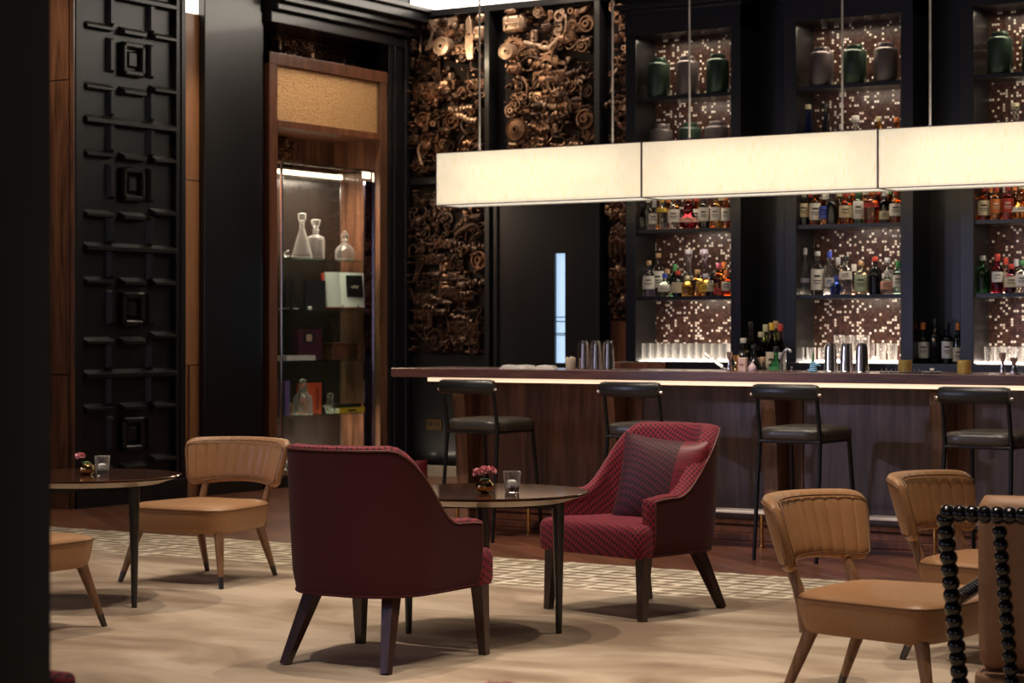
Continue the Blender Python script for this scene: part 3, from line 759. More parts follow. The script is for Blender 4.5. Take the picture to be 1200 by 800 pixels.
M_['mirror'] = mat('purple_tinted_mirror', (.36, .28, .40), .08, metal=1.0, var=.1)
vitrine()
for z, e_ in ((2.66, 30), (.15, 24)):
    ld = bpy.data.lights.new('vitrine_lamp', 'AREA'); ld.shape = 'RECTANGLE'; ld.size = .3; ld.size_y = 1.1; ld.energy = e_; ld.color = (1, .84, .64)
    lo = bpy.data.objects.new('vitrine_lamp', ld); COL.objects.link(lo); lo.location = (XL-.16, (Yv0+Yv1)/2-.1, z); lo.rotation_euler = (0 if z > 1 else PI, 0, 0)

# things on the vitrine shelves
def P_(u, k, dx=-.22):
    X = XL+dx; return Vector((X, xy_on_x(u, X), Zs[k]))
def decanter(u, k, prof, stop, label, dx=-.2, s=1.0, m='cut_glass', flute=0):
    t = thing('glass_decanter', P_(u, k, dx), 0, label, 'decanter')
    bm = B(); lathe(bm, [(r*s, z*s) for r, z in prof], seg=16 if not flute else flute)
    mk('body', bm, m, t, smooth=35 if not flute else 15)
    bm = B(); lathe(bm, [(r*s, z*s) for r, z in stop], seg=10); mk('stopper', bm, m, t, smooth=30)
    return t
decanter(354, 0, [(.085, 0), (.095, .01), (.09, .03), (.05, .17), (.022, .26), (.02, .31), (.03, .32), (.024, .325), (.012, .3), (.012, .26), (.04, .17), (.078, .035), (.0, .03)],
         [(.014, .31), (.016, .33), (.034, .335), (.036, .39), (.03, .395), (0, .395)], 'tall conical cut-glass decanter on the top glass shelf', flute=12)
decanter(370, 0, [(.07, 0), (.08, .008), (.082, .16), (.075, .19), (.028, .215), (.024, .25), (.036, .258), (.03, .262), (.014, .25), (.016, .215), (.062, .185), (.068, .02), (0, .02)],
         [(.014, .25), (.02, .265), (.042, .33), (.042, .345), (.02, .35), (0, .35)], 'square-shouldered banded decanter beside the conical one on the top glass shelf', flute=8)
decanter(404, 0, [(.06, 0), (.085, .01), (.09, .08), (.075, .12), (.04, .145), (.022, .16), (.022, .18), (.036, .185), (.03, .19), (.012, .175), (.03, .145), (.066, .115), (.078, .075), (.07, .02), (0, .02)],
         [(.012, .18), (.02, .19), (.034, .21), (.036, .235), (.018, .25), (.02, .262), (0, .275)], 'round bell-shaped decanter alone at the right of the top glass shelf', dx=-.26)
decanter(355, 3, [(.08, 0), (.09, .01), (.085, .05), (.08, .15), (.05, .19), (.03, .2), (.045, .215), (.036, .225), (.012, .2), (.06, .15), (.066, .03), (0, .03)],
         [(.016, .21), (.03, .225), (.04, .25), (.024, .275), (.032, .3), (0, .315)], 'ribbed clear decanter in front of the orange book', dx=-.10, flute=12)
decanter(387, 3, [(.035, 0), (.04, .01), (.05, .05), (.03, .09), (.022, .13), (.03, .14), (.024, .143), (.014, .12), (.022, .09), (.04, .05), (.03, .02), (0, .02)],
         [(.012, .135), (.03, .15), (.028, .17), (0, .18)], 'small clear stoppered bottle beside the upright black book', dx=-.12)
o = mk('glass_ball', (lambda b: (lathe(b, [(0, 0), (.02, .004), (.032, .03), (.02, .056), (0, .06)], seg=14), b)[1])(B()), 'glass', smooth=60)
o.location = P_(336, 0, -.1); tag(o, 'small clear glass ball at the left end of the top glass shelf', 'ornament')

def book(loc, w, h, th, col, label, rz=0, flat=False, page=True, marks=None):
    """upright book: cover faces +x after rz; flat: lies down"""
    t = thing('book', loc, rz, label, 'book')
    cm = cmat('p', col, .45)
    bm = B(); bmp = B()
    if not flat:
        box(bm, -th, -th+.004, 0, w, 0, h); box(bm, -.004, 0, 0, w, 0, h); box(bm, -th, 0, 0, .006, 0, h)
        box(bmp, -th+.004, -.004, .006, w-.006, .005, h-.005)
    else:
        box(bm, -h, 0, 0, w, 0, .004); box(bm, -h, 0, 0, w, th-.004, th); box(bm, -.006, 0, 0, w, 0, th)
        box(bmp, -h+.006, -.006, .006, w-.006, .004, th-.004)
    mk('cover', bm, cm, t); mk('pages', bmp, 'paper', t)
    if marks:
        for (nm, y0, y1, za, zb, c) in marks:
            bm = B(); box(bm, -.001, .0015, y0, y1, za, zb); mk(nm, bm, cmat('p', c, .5), t)
    return t
# open book on a stand, second shelf
def open_book():
    p = P_(400, 1, -.20)
    t = thing('open_book', p, math.radians(-16), 'open white book showing a black plate with a pale shape on a wire stand', 'book')
    def page(y0, y1, nm, s):
        bm = B(); rows = []
        for i in range(9):
            f = i/8; y = y0+(y1-y0)*f; bulge = .022*math.sin(PI*(f if s > 0 else f))**.7 if 0 < f < 1 else 0
            rows.append([(bulge-.10*z+(.02 if s < 0 else 0)*(1-f), y, .03+z) for z in (0, .1, .2, .31)])
        rb = [[(x-.02, y, z) for x, y, z in r] for r in rows]
        loft(bm, rows); loft(bm, rb)
        for a, b2 in ((0, 1), (-1, -2)): loft(bm, [rows[a], rb[a]])
        loft(bm, [[r[0] for r in rows], [r[0] for r in rb]]); loft(bm, [[r[-1] for r in rows], [r[-1] for r in rb]])
        mk(nm, bm, 'paper', t, smooth=40)
    page(-.17, .0, 'left_page', -1); page(.0, .29, 'right_page', 1)
    bm = B(); 
    v = [bm.verts.new((.0235-.10*z+.003, y, .03+z)) for y, z in ((.05, .09), (.235, .09), (.235, .285), (.05, .285))]; bm.faces.new(v)
    bmesh.ops.solidify(bm, geom=bm.faces[:], thickness=.002); mk('picture_plate', bm, 'ink', t)
    bm = B()
    pts = [(.09, .19), (.12, .165), (.14, .175), (.17, .16), (.19, .195), (.16, .19), (.14, .2), (.12, .185)]
    v = [bm.verts.new((.028-.10*z+.003, y, .03+z)) for y, z in pts]; bm.faces.new(v); bmesh.ops.solidify(bm, geom=bm.faces[:], thickness=.0015); mk('printed_shape', bm, 'cream', t)
    bm = B()
    box(bm, -.03, -.022, -.18, .30, .02, .335)
    ed = mk('cover', bm, cmat('p', (.55, .05, .03), .5), t); ed.rotation_euler = (0, -.10, 0)
    bm = B()
    for y in (-.02, .15):
        tube(bm, [(.06, y, .004), (.05, y, .05)], .004, 6); tube(bm, [(.06, y, .004), (-.12, y, .004)], .004, 6)
    tube(bm, [(-.12, -.02, .004), (-.06, .06, .25), (-.12, .15, .004)], .004, 6)
    mk('stand', bm, 'steel_black', t)
open_book()
book(P_(341, 1, -.30), .20, .27, .05, (.015, .013, .016), 'black upright book in the shadow at the left of the second glass shelf', rz=.5)
book(P_(357, 1, -.28)+Vector((0, 0, 0)), .20, .26, .03, (.02, .02, .024), 'second black upright book tilted beside the first on the second glass shelf', rz=-.5)
book(P_(340, 1, -.08), .20, .14, .018, (.01, .01, .01), 'flat black book lying at the front of the second glass shelf', flat=True, marks=[('spine_text', .04, .11, .004, .013, (.8, .8, .8))])
o = mk('tea_light', (lambda b: (lathe(b, [(.018, 0), (.02, .02), (.015, .03), (0, .03)], seg=12), b)[1])(B()), 'white', smooth=30); o.location = P_(363, 1, -.09); tag(o, 'tiny white tea light at the front of the second glass shelf', 'candle')
# third shelf
book(P_(349, 2, -.22), .30, .27, .05, (.075, .012, .03), 'upright maroon book with a pale rose on its cover', rz=-.12, marks=[('cover_photo', .07, .21, .15, .24, (.02, .012, .012)), ('rose', .105, .175, .165, .225, (.62, .42, .30)), ('title_line', .06, .23, .115, .12, (.02, .005, .01))])
book(P_(336, 2, -.06), .40, .12, .045, (.75, .73, .70), 'thick white book lying flat at the front of the third glass shelf', flat=True)
bm = B(); box(bm, -.16, 0, 0, .42, 0, .125, bev=.003); t = thing('wooden_box', P_(390, 2, -.20), 0, 'plain walnut box with a lid seam on the third glass shelf', 'box')
mk('body', bm, 'walnut_x', t); bm = B(); box(bm, -.163, .003, -.003, .423, .127, .15, bev=.003); mk('lid', bm, 'walnut_x', t)
# fourth shelf
book(P_(331.5, 3, -.04)+Vector((0, .02, 0)), .075, .30, .20, (.17, .13, .33), 'purple-spined book standing at the left edge of the fourth glass shelf')
book(P_(352, 3, -.22), .27, .27, .045, (.62, .09, .03), 'upright orange-red book behind a clear decanter', rz=-.1, marks=[('title_line', .20, .235, .03, .23, (.35, .04, .02))])
book(P_(377, 3, -.2), .055, .28, .2, (.012, .012, .015), 'upright black book at the middle of the fourth glass shelf')
book(P_(390, 3, -.08), .42, .16, .03, (.02, .018, .02), 'flat black book on top of a yellow book', flat=True)
book(P_(400, 3, -.03), .36, .14, .045, (.62, .46, .03), 'flat yellow book at the right of the fourth glass shelf', flat=True, marks=[('spine_text', .12, .24, .012, .03, (.03, .02, .02))])
bpy.context.view_layer.update()
for o in list(COL.objects):
    if o.get('label') == 'flat black book on top of a yellow book': o.location.z += .047; o.location.x -= 0.0
    if o.get('label') == 'flat yellow book at the right of the fourth glass shelf': o.location.y -= .02
o = thing('wooden_bowl', P_(343, 3, -.24), 0, 'amber wooden bowl beside the purple book', 'bowl')
bm = B(); lathe(bm, [(.05, 0), (.08, .02), (.11, .08), (.112, .1), (.104, .1), (.07, .03), (0, .02)], seg=24); mk('bowl', bm, 'orange', o, smooth=40)
# ================================================================== THE BAR
YC = 11.35                      # front edge of the counter
XC0 = xy_on_y(458, YC); XC1 = -1.5
ZC = 1.075
def rounded_rect_counter():
    t = thing('bar_counter', (XC0, YC, 0), 0, 'long walnut bar counter with lit front edge, fin brackets and panelled front', 'bar')
    W = XC1-XC0
    bm = B(); box(bm, 0, W, 0, .72, ZC-.058, ZC, bev=.004); mk('worktop', bm, M_['walnut_top'], t)
    xs = xy_on_y(500, YC)-XC0
    bm = B(); box(bm, xs, W, .012, .05, ZC-.084, ZC-.06); mk('light_strip', bm, 'led_counter', t)
    YB = .60                      # panel plane, behind the counter edge
    bx0 = xy_on_y(548, YC+YB)-XC0
    # carcass
    bm = B(); box(bm, bx0, W, YB+.02, .70, .13, ZC-.06); mk('carcass', bm, 'redwood', t)
    bm = B(); box(bm, bx0, W, YB-.02, YB+.1, ZC-.10, ZC-.058); mk('top_rail', bm, 'walnut_bar', t)
    fins = [xy_on_y(u, YC+YB-.2)-XC0 for u in (531, 705, 892, 1090)]
    d = fins[3]-fins[2]; fins.append(fins[3]+d)
    wF = .095
    for i, fx in enumerate(fins):
        if fx > W: continue
        # fin bracket: deep rounded top, tapering to the foot
        prof = [(YB+.02, .13), (YB-.03, .13), (YB-.06, .35), (YB-.12, .65), (YB-.20, .86), (YB-.225, .93), (YB-.225, .97), (YB-.20, 1.0), (YB-.15, 1.015), (YB+.02, 1.015)]
        if i == 0: prof = [(YB+.02, .13), (YB-.13, .13), (YB-.16, .35), (YB-.18, .65), (YB-.20, .86), (YB-.225, .93), (YB-.225, 1.015), (YB+.02, 1.015)]
        else: prof = [(YB+.02, .13), (YB-.14, .13), (YB-.16, .35), (YB-.18, .65), (YB-.20, .86), (YB-.225, .93), (YB-.225, .97), (YB-.20, 1.0), (YB-.15, 1.015), (YB+.02, 1.015)]
        bm = B()
        A = [bm.verts.new((fx, y, z)) for y, z in prof]; C = [bm.verts.new((fx+wF, y, z)) for y, z in prof]
        n = len(prof)
        for k in range(n): bm.faces.new([A[k], A[(k+1) % n], C[(k+1) % n], C[k]])
        bm.faces.new(A); bm.faces.new(C[::-1])
        bmesh.ops.bevel(bm, geom=[e for e in bm.edges], offset=.006, segments=2, affect='EDGES')
        mk('fin_bracket', bm, 'walnut', t, smooth=40)
        nx = fins[i+1] if i+1 < len(fins) else W
        # framed panel between fins
        a, b_ = fx+wF, min(nx, W)
        bm = B(); box(bm, a, b_, YB, YB+.02, .13, ZC-.1)
        mk('front_panel', bm, 'walnut_bar' if i == 0 else 'walnut_dark', t)
        for (s0, s1) in (((a, a+.10), (b_-.03, b_)) if i else ((a, a+.03),)):
            bm = B(); box(bm, s0, s1, YB-.012, YB, .13, ZC-.1, bev=.003); mk('panel_stile', bm, 'walnut', t)
    # skirting with stepped mouldings
    bm = B(); box(bm, bx0, W, YB-.02, YB+.1, 0, .045, bev=.006); box(bm, bx0, W, YB+.0, YB+.1, .045, .10, bev=.006); box(bm, bx0, W, YB-.012, YB+.1, .10, .135, bev=.008)
    mk('skirting', bm, 'redwood', t)
    # foot rail: flat metal plate on brass posts
    xr = xy_on_y(478, 11.6)-XC0
    bm = B(); box(bm, xr, W, .15, .33, .212, .228, bev=.004); mk('foot_rail', bm, M_['rail'], t)
    for u in (515, 534, 617.5, 891, 1094):
        x = xy_on_y(u, YC+.22)-XC0
        bm = B(); tube(bm, [(x, .24, .0), (x, .24, .212)], .0125, 12); lathe(bm, [(.028, 0), (.028, .008), (.012, .012)], (x, .24, 0), 16); mk('rail_post', bm, 'brass', t, smooth=40)
    return t
M_['rail'] = mat('pale_brushed_metal', (.85, .76, .65), .4, metal=.1, var=.05)
M_['walnut_top'] = wood('walnut_counter_edge', (.050, .022, .02), (.15, .068, .055), 'X', rough=.3, coat=.3)
rounded_rect_counter()

# ---- back bar: three mosaic bays in black joinery, niches between them
def xf(u, Y=YF): return xy_on_y(u, Y)
bays = [(733, 745, 856, 868), (919, 933, 1055, 1070), (1125, 1141, 1262, 1277)]
ZSH = [1.57, 2.05, 2.53, 3.0]
ZB = 1.105
Xb0 = xf(bays[0][0]); Xb1 = xf(bays[2][3])+.4
names = ['left', 'middle', 'right']
def bay(i, us):
    a, b_, c, d = [xf(u) for u in us]
    t = thing('back_bar_bay', (a, YF, 0), 0, '%s mosaic-backed bay of black bar shelving %s' % (names[i], ['nearest the black doors', 'between the other two bays', 'cut by the right edge of the photo'][i]), 'shelving')
    W = d-a; i0, i1 = b_-a, c-a
    bm = B(); box(bm, 0, i0, 0, .42, ZB, 4.6, bev=.004); mk('stile', bm, 'navy', t)
    bm = B(); box(bm, i1, W, 0, .42, ZB, 4.6, bev=.004); mk('stile', bm, 'navy', t)
    bm = B(); box(bm, 0, W, -.01, .42, 3.445, 4.6); box(bm, -.03, W+.03, -.05, .1, 3.60, 3.625, bev=.004); box(bm, -.05, W+.05, -.09, .1, 3.625, 3.66, bev=.004); mk('header', bm, 'navy', t)
    bm = B(); box(bm, i0, i1, YM-YF, YM-YF+.1, ZB, 3.445); mo = mk('mosaic_back', bm, 'mosaic', t)
    for k, z in enumerate(ZSH):
        bm = B(); box(bm, i0, i1, .02, YM-YF, z-.028, z, bev=.002); mk('shelf', bm, 'black', t)
        la = bpy.data.lights.new('shelf_light', 'AREA'); la.shape = 'RECTANGLE'; la.size = (i1-i0)*.62; la.size_y = .02; la.energy = 1.6 if k else 2.2; la.color = (1, .84, .66)
        lo_ = bpy.data.objects.new('shelf_light', la); COL.objects.link(lo_); lo_.location = ((a+(i0+i1)/2+(i1-i0)*.13), YF+.035, z-.034); lo_.rotation_euler = (math.radians(18), 0, 0)  # unseen fill under each shelf front, added to brighten bottle labels
        # slim light line at the rear of each shelf
        bm = B(); box(bm, i0+.02, i1-.02, YM-YF-.012, YM-YF-.004, z+.001, z+.008)
        mk('light_strip', bm, M_['led_shelf'] if k < 3 else M_['led_dim'], t)
    bm = B(); box(bm, i0+.01, i1-.01, YM-YF-.012, YM-YF-.004, ZB+.001, ZB+.012); mk('light_strip', bm, M_['led_base'], t)
    bm = B(); box(bm, i0+.005, i1-.005, .03, YM-YF-.015, ZB, ZB+.002); mk('light_panel', bm, M_['led_panel'], t)
    return a, i0, i1
M_['led_shelf'] = emis('shelf_led', (1, .80, .60), 10)
M_['led_dim'] = emis('shelf_led_dim', (1, .80, .55), 5)
M_['led_panel'] = emis('light_box', (1, .88, .76), 3.2)
M_['led_base'] = emis('base_led', (1, .88, .76), 20)
for i, us in enumerate(bays): bay(i, us)
# niches between the bays
bm = B(); box(bm, xf(bays[0][0]), Xb1, YF+.42, YF+.52, 0, 5); struct('wall_bar', bm, 'black')
bm = B(); box(bm, xf(868), xf(919), YF+.30, YF+.42, ZB, 4.6); box(bm, xf(1070), xf(1125), YF+.30, YF+.42, ZB, 4.6); struct('wall_niche', bm, 'black')
# back counter
t = thing('back_counter', (Xb0, YF, 0), 0, 'dark back counter with black stone edge running below the shelving bays', 'counter')
bm = B(); box(bm, -.0, Xb1-Xb0, -.12, .29, ZB-.07, ZB, bev=.004); mk('worktop', bm, 'black', t)
bm = B(); box(bm, 0, Xb1-Xb0, -.06, .29, 0, ZB-.07); mk('cabinets', bm, 'blackmatte', t)
t = thing('wood_ledge', (xf(716)-.05, YF-.16, 0), 0, 'reddish walnut ledge at the left end of the back counter', 'ledge')
bm = B(); box(bm, 0, xf(798)-xf(716), -.02, .02, 1.0, ZB-.005, bev=.004); mk('front_board', bm, 'redwood', t)
bm = B(); box(bm, 0, .05, .02, .30, 0, ZB-.01, bev=.004); mk('end_panel', bm, 'redwood', t)

# ---- linear pendant
YL = 11.80; LW = .27
xl = [xy_on_y(u, YL) for u in (511, 752, 1029)]; xl.append(xl[2]+(xl[2]-xl[1]))
zb = zy(241, 511, YL); zt = zy(179, 511, YL)
def pendant(i):
    a, b_ = xl[i], xl[i+1]-.001
    t = thing('pendant_lamp', (a, YL, zb), 0, ['leftmost box of the glowing linen pendant row over the bar', 'second box of the glowing linen pendant row over the bar', 'third box of the glowing linen pendant row, cut by the right edge'][i], 'pendant lamp', 'linen box pendants in a row over the bar')
    W = b_-a; H = zt-zb; th = .004
    bm = B()
    box(bm, 0, W, 0, th, 0, H); box(bm, 0, W, LW-th, LW, 0, H); box(bm, 0, th, th, LW-th, 0, H); box(bm, W-th, W, th, LW-th, 0, H)
    mk('fabric_shade', bm, 'shade', t)
    bm = B(); box(bm, .012, W-.012, .012, LW-.012, .012, .016); mk('diffuser', bm, 'shade_bottom', t)
    bm = B(); e = .006
    for y in (-.002, LW-e+.002):
        for z in (-.001, H-e): box(bm, 0, W, y, y+e, z, z+e)
    for x in (0-.001, W-e+.001):
        for z in (-.001, H-e): box(bm, x, x+e, 0, LW, z, z+e)
        for y in (-.002, LW-e+.002): box(bm, x-(.002 if x > 0 else 0), x+e+.0, y, y+e, 0, H)
    mk('edge_trim', bm, 'shade_trim', t)
    bm = B(); tube(bm, [(.2, LW/2, H*.62), (W-.2, LW/2, H*.62)], .018, 12); mk('lamp_tube', bm, M_['tube'], t, smooth=60)
    us = [(562, 718), (808, 987), (1090, 1270)][i]
    for u in us:
        x = xy_on_y(u, YL+LW/2)-a
        bm = B(); tube(bm, [(x, LW/2, H-.01), (x, LW/2, 4.95-zb)], .007, 8); lathe(bm, [(.02, 0), (.02, .02), (.008, .03)], (x, LW/2, H-.01), 12); mk('suspension_cord', bm, 'cord', t, smooth=50)
M_['tube'] = emis('lamp_tube_glow', (1, .88, .70), 8)
for i in range(3): pendant(i)

# ---- bar stools
def stool():
    t = thing('bar_stool', (0, 0, 0), 0, '', 'bar stool', 'black leather stools along the bar')
    # local: rear legs at y=0, facing +y
    for s in (-1, 1):
        bm = B(); tube(bm, [(s*.195, -.02, 0), (s*.192, .03, .50), (s*.188, .05, .70), (s*.186, -.005, .99)], [.0115, .0125, .013, .011], 12); mk('leg', bm, 'steel_black', t, smooth=50)
        bm = B(); tube(bm, [(s*.205, .56, 0), (s*.185, .47, .69)], [.011, .013], 12); mk('leg', bm, 'steel_black', t, smooth=50)
    bm = B(); tube(bm, [(-.19, .045, .685), (.19, .045, .685)], .010, 8); tube(bm, [(-.186, .475, .685), (.186, .475, .685)], .010, 8)
    for s in (-1, 1): tube(bm, [(s*.189, .045, .685), (s*.186, .475, .685)], .010, 8)
    mk('seat_frame', bm, 'steel_black', t, smooth=50)
    bm = B(); rows = []
    n = 28
    for z, sc, dz in ((.688, .90, 0), (.694, .98, 0), (.712, 1.0, 0), (.738, 1.0, 0), (.752, .97, .0), (.762, .90, .002), (.766, .6, .006), (.766, .25, .008)):
        r = []
        for k in range(n):
            a = 2*PI*k/n; ca, sa = math.cos(a), math.sin(a); p = 9
            rr = (abs(ca)**p+abs(sa)**p)**(-1/p)
            w = .212+.006*sa; r.append((ca*rr*w*sc, .265+sa*rr*.235*sc, z+dz))
        rows.append(r)
    V = loft(bm, rows, closed_v=True); bm.faces.new(V[-1]); bm.faces.new(V[0][::-1])
    mk('seat', bm, 'leather_seat', t, smooth=60)
    bm = B(); rows = []
    for k in range(14):
        f = k/13; x = -.20+.40*f; cyv = -.012-.03*math.sin(PI*f)
        e = 1 if 0 < k < 13 else .86
        rows.append([(x, cyv+.030*e*math.cos(a)*1.0, .972+.047*e*math.sin(a)) for a in [2*PI*j/14 for j in range(14)]])
    V = loft(bm, rows, closed_v=True); bm.faces.new(V[0]); bm.faces.new(V[-1][::-1])
    mk('back_roll', bm, 'leather_black', t, smooth=50)
    bm = B()
    for s in (-1, 1): lathe(bm, [(.009, 0), (.009, .018), (.006, .022), (0, .022)], (s*.2 if s > 0 else -.222, -.012, .955), 10, 'X')
    mk('screw_cap', bm, 'steel', t, smooth=40)
    return t
st = stool()
sl = ['bar stool farthest left, above the middle table flower', 'bar stool behind the patterned maroon armchair', 'bar stool just behind the nearer tan chair back', 'rightmost bar stool, behind the beaded frame']
sx = [-7.24, -6.06, -5.045, -3.925]
for i, x in enumerate(sx):
    if i == 0: s = st; s.location = (x, 11.0, 0)
    else: s = dup(st, (x, 10.98, 0), 0)
    s['label'] = 'black metal and leather ' + sl[i]

# ================================================================== CARPET
bm = B(); box(bm, -14, 2.2, -2.5, 10.28, .0, .004)
o = mk('carpet', bm, 'carpet'); tag(o, 'large mottled beige carpet with a lighter sculpted line border', 'carpet')

# ================================================================== SEATING
def look(r, d): # camera-plane direction -> rotation about z of a thing whose front is +y
    w = cw(r, d); return math.atan2(-w.x, w.y)

def tub_chair():
    t = thing('armchair', (0, 0, 0), 0, '', 'armchair', 'maroon tub armchairs')
    n = 46
    # plan curve: outer U from right arm tip round the back to left arm tip
    def plan(f, inset):
        # f in 0..1
        hw, back, tip, rc = .335-inset, -.345+inset, .225, .24-inset*.6
        yb_ = back+rc
        L1 = tip-yb_; La = PI/2*rc; L2 = 2*(hw-.03-rc)
        T = 2*L1+2*La+L2; s = f*T
        def taper(y): return 1-.07*max(0, min(1, (tip-y)/(tip-back)))
        if s < L1: x, y = hw, tip-s
        elif s < L1+La:
            a = (s-L1)/rc; x, y = hw-rc+rc*math.cos(a), yb_-rc*math.sin(a)
        elif s < L1+La+L2+.06*0:
            x, y = (hw-rc)-(s-L1-La)*(2*(hw-rc)/L2), back
        elif s < L1+2*La+L2:
            a = (s-L1-La-L2)/rc; x, y = -(hw-rc)-rc*math.sin(a), back+rc-rc*math.cos(a)
        else: x, y = -hw, yb_+(s-L1-2*La-L2)
        return x*taper(y), y
    def hgt(f):
        q = min(f, 1-f)*2         # 0 at tip, 1 at mid back
        k = max(0, min(1, (q-.20)/(.70-.20))); k = k*k*(3-2*k)
        return .545+.315*k+.010*math.sin(PI*min(1, q*3))
    zb0 = .295
    outer, inner, pipe_pts = [], [], []
    rowsO, rowsI = [], []
    for i in range(n+1):
        f = i/n; h = hgt(f)
        ox, oy = plan(f, 0); ix, iy = plan(f, .075)
        q = min(f, 1-f)*2
        lean = .055*max(0, (q-.3)/.7)
        def out(x, y, z):
            k = (z-zb0)/.56; return (x*(.965+.05*k), y-lean*k*(1 if y < 0 else .2), z)
        # belly of shell bottom
        zbot = zb0-.006*math.sin(PI*f)
        O = [out(ox*.97, oy*.97 if oy < 0 else oy, zbot)]
        for k in range(1, 9): z = zbot+.01+(h-.012-zbot-.01)*k/8; O.append(out(ox*(1+.012*math.sin(PI*k/8)), oy, z))
        rowsO.append(O)
        pipe_pts.append(Vector(out(ox, oy, h-.004)))
        mx, my = (ox+ix)/2, (oy+iy)/2
        I = [out(ox*.995, oy*.995, h-.005), out(ox*.985, oy*.985, h+.006), out(mx, my, h+.014), out(ix+(ox-ix)*.12, iy+(oy-iy)*.12, h+.004), out(ix, iy, h-.02)]
        for k in range(1, 8): z = h-.02-(h-.02-.38)*k/7; I.append((ix*(1-.0*k), iy+(.03*math.sin(PI*k/7) if q > .5 else 0)-lean*((z-zb0)/.56)*(1 if iy < 0 else .2), z))
        rowsI.append(I)
    bm = B(); loft(bm, rowsO)
    mk('outer_shell', bm, 'maroon', t, smooth=60)
    bm = B(); V = loft(bm, rowsI)
    mk('inner_back', bm, 'jac', t, smooth=60)
    # rounded arm fronts
    for k in (0, n):
        ring0 = list(rowsO[k])+list(rowsI[k]); n0 = len(ring0)
        czm = [sum(p[0] for p in ring0)/n0, 0, 0]
        xm = (rowsO[k][4][0]+rowsI[k][8][0])/2
        bm = B(); R_ = []
        for sc_, dy_ in ((1, 0), (.93, .012), (.75, .022), (.4, .027)):
            R_.append([(xm+(p[0]-xm)*sc_, p[1]+dy_, (p[2]-.45)*(1-(1-sc_)*.18)+.45) for p in ring0])
        V = loft(bm, R_, closed_v=True); bm.faces.new(V[-1])
        mk('arm_front', bm, 'jac', t, smooth=60)
    bm = B(); pts = [Vector(rowsO[0][1])]+[Vector(rowsO[0][k]) for k in range(2, 9)]+pipe_pts+[Vector(rowsO[n][k]) for k in range(8, 1, -1)]
    tube(bm, pts, .0048, 6); mk('piping', bm, 'maroon_pipe', t, smooth=60)
    bm = B(); pts = [Vector(r[0]) for r in rowsO]; tube(bm, pts, .006, 6); mk('hem_cord', bm, 'maroon', t, smooth=60)
    # seat: T-shaped block that projects in front of the arms
    def arc(cx, cy_, r, a0, a1, k=6): return [(cx+r*math.cos(a0+(a1-a0)*i/k), cy_+r*math.sin(a0+(a1-a0)*i/k)) for i in range(k+1)]
    half = arc(.290, .300, .04, PI/2, 0)+arc(.316, .246, .012, 0, -PI/2, 3)+[(.262, .228), (.255, .10), (.245, -.06)]+arc(.17, -.19, .07, 0, -PI/2)
    plan_s = half+[(-x, y) for x, y in half[::-1]]
    bm = B(); rows = []
    for z, sc, dd in ((.284, .95, 0), (.290, .985, 0), (.315, 1, 0), (.395, 1, 0), (.418, .985, 0), (.432, .95, 0), (.441, .80, 0), (.446, .4, 0)):
        rows.append([(x*sc, .04+(y-.04)*sc, z) for x, y in plan_s])
    V = loft(bm, rows, closed_v=True); bm.faces.new(V[-1]); bm.faces.new(V[0][::-1])
    mk('seat', bm, 'jac_seat', t, smooth=50)
    # dark deck under the shell
    bm = B(); prism(bm, [plan(f/20, .02) for f in range(21)], .285, .30); mk('seat_deck', bm, 'maroon', t)
    for (fx, fy, tx, ty) in ((.305, .285, .295, .265), (-.305, .285, -.295, .265), (.240, -.335, .185, -.215), (-.240, -.335, -.185, -.215)):
        bm = B(); tube(bm, [(fx, fy, 0), (tx, ty, .288)], [.0165, .0275], square=True); mk('leg', bm, 'leg_dark', t)
    return t
tc = tub_chair()
# near maroon chair (seen from behind)
tc.location = cw(-.52, 8.42); tc.rotation_euler = (0, 0, look(.326, .555))
tc['label'] = 'plain-backed maroon tub armchair seen from behind in front of the round table'
c2 = dup(tc, cw(.59, 9.89), look(-.465, -.435), 'patterned maroon tub armchair facing left beside the round table, holding a cushion')
c3 = dup(tc, cw(-1.225, 4.36), look(1, -.0), 'maroon tub armchair of which only an arm tip shows at the bottom left edge')

def cushion(loc, rz, label, tilt=-.30, roll=0, s=.215):
    t = thing('throw_pillow', loc, rz, label, 'cushion', 'maroon throw cushions')
    for nm, side in (('patterned_front', 1), ('patterned_back', -1)):
        for part in ((0, 1) if side == 1 else (2,)):
            bm = B(); rows = []; n = 18
            lo, hi = {0: (-.42, 1), 1: (-1, -.42), 2: (-1, 1)}[part]
            m_ = 12 if part < 2 else 20
            for i in range(m_+1):
                u = lo+(hi-lo)*i/m_; r = []
                for j in range(n+1):
                    v = -1+2*j/n
                    th = (max(0, (1-abs(u)**2.4))*max(0, (1-abs(v)**2.4)))**.5
                    pin = 1-.06*(1-abs(v)**2)*0
                    x = u*s*(1-.07*(1-v*v)); z = v*s*(1-.07*(1-u*u))
                    r.append((x, side*(.068*th+.001), z))
                rows.append(r)
            loft(bm, rows)
            o = mk({0: 'woven_front', 1: 'satin_band', 2: 'back_cover'}[part], bm, {0: 'pillow', 1: 'satin', 2: 'satin'}[part], t, smooth=80)
            o.rotation_euler = (tilt, roll, 0)
    return t
cushion(Vector(c2.location)+cw(.105, -.045, .60)-Vector((0, 0, 0)), look(-.42, -.72), 'square maroon cushion with woven dots and a satin band in the far armchair', tilt=.24, roll=-.08, s=.225)
cushion(Vector(tc.location)+cw(.02, .02, .60), look(.326, .555), 'maroon cushion whose edge just shows over the arm of the near armchair', tilt=.16, roll=.0, s=.21)

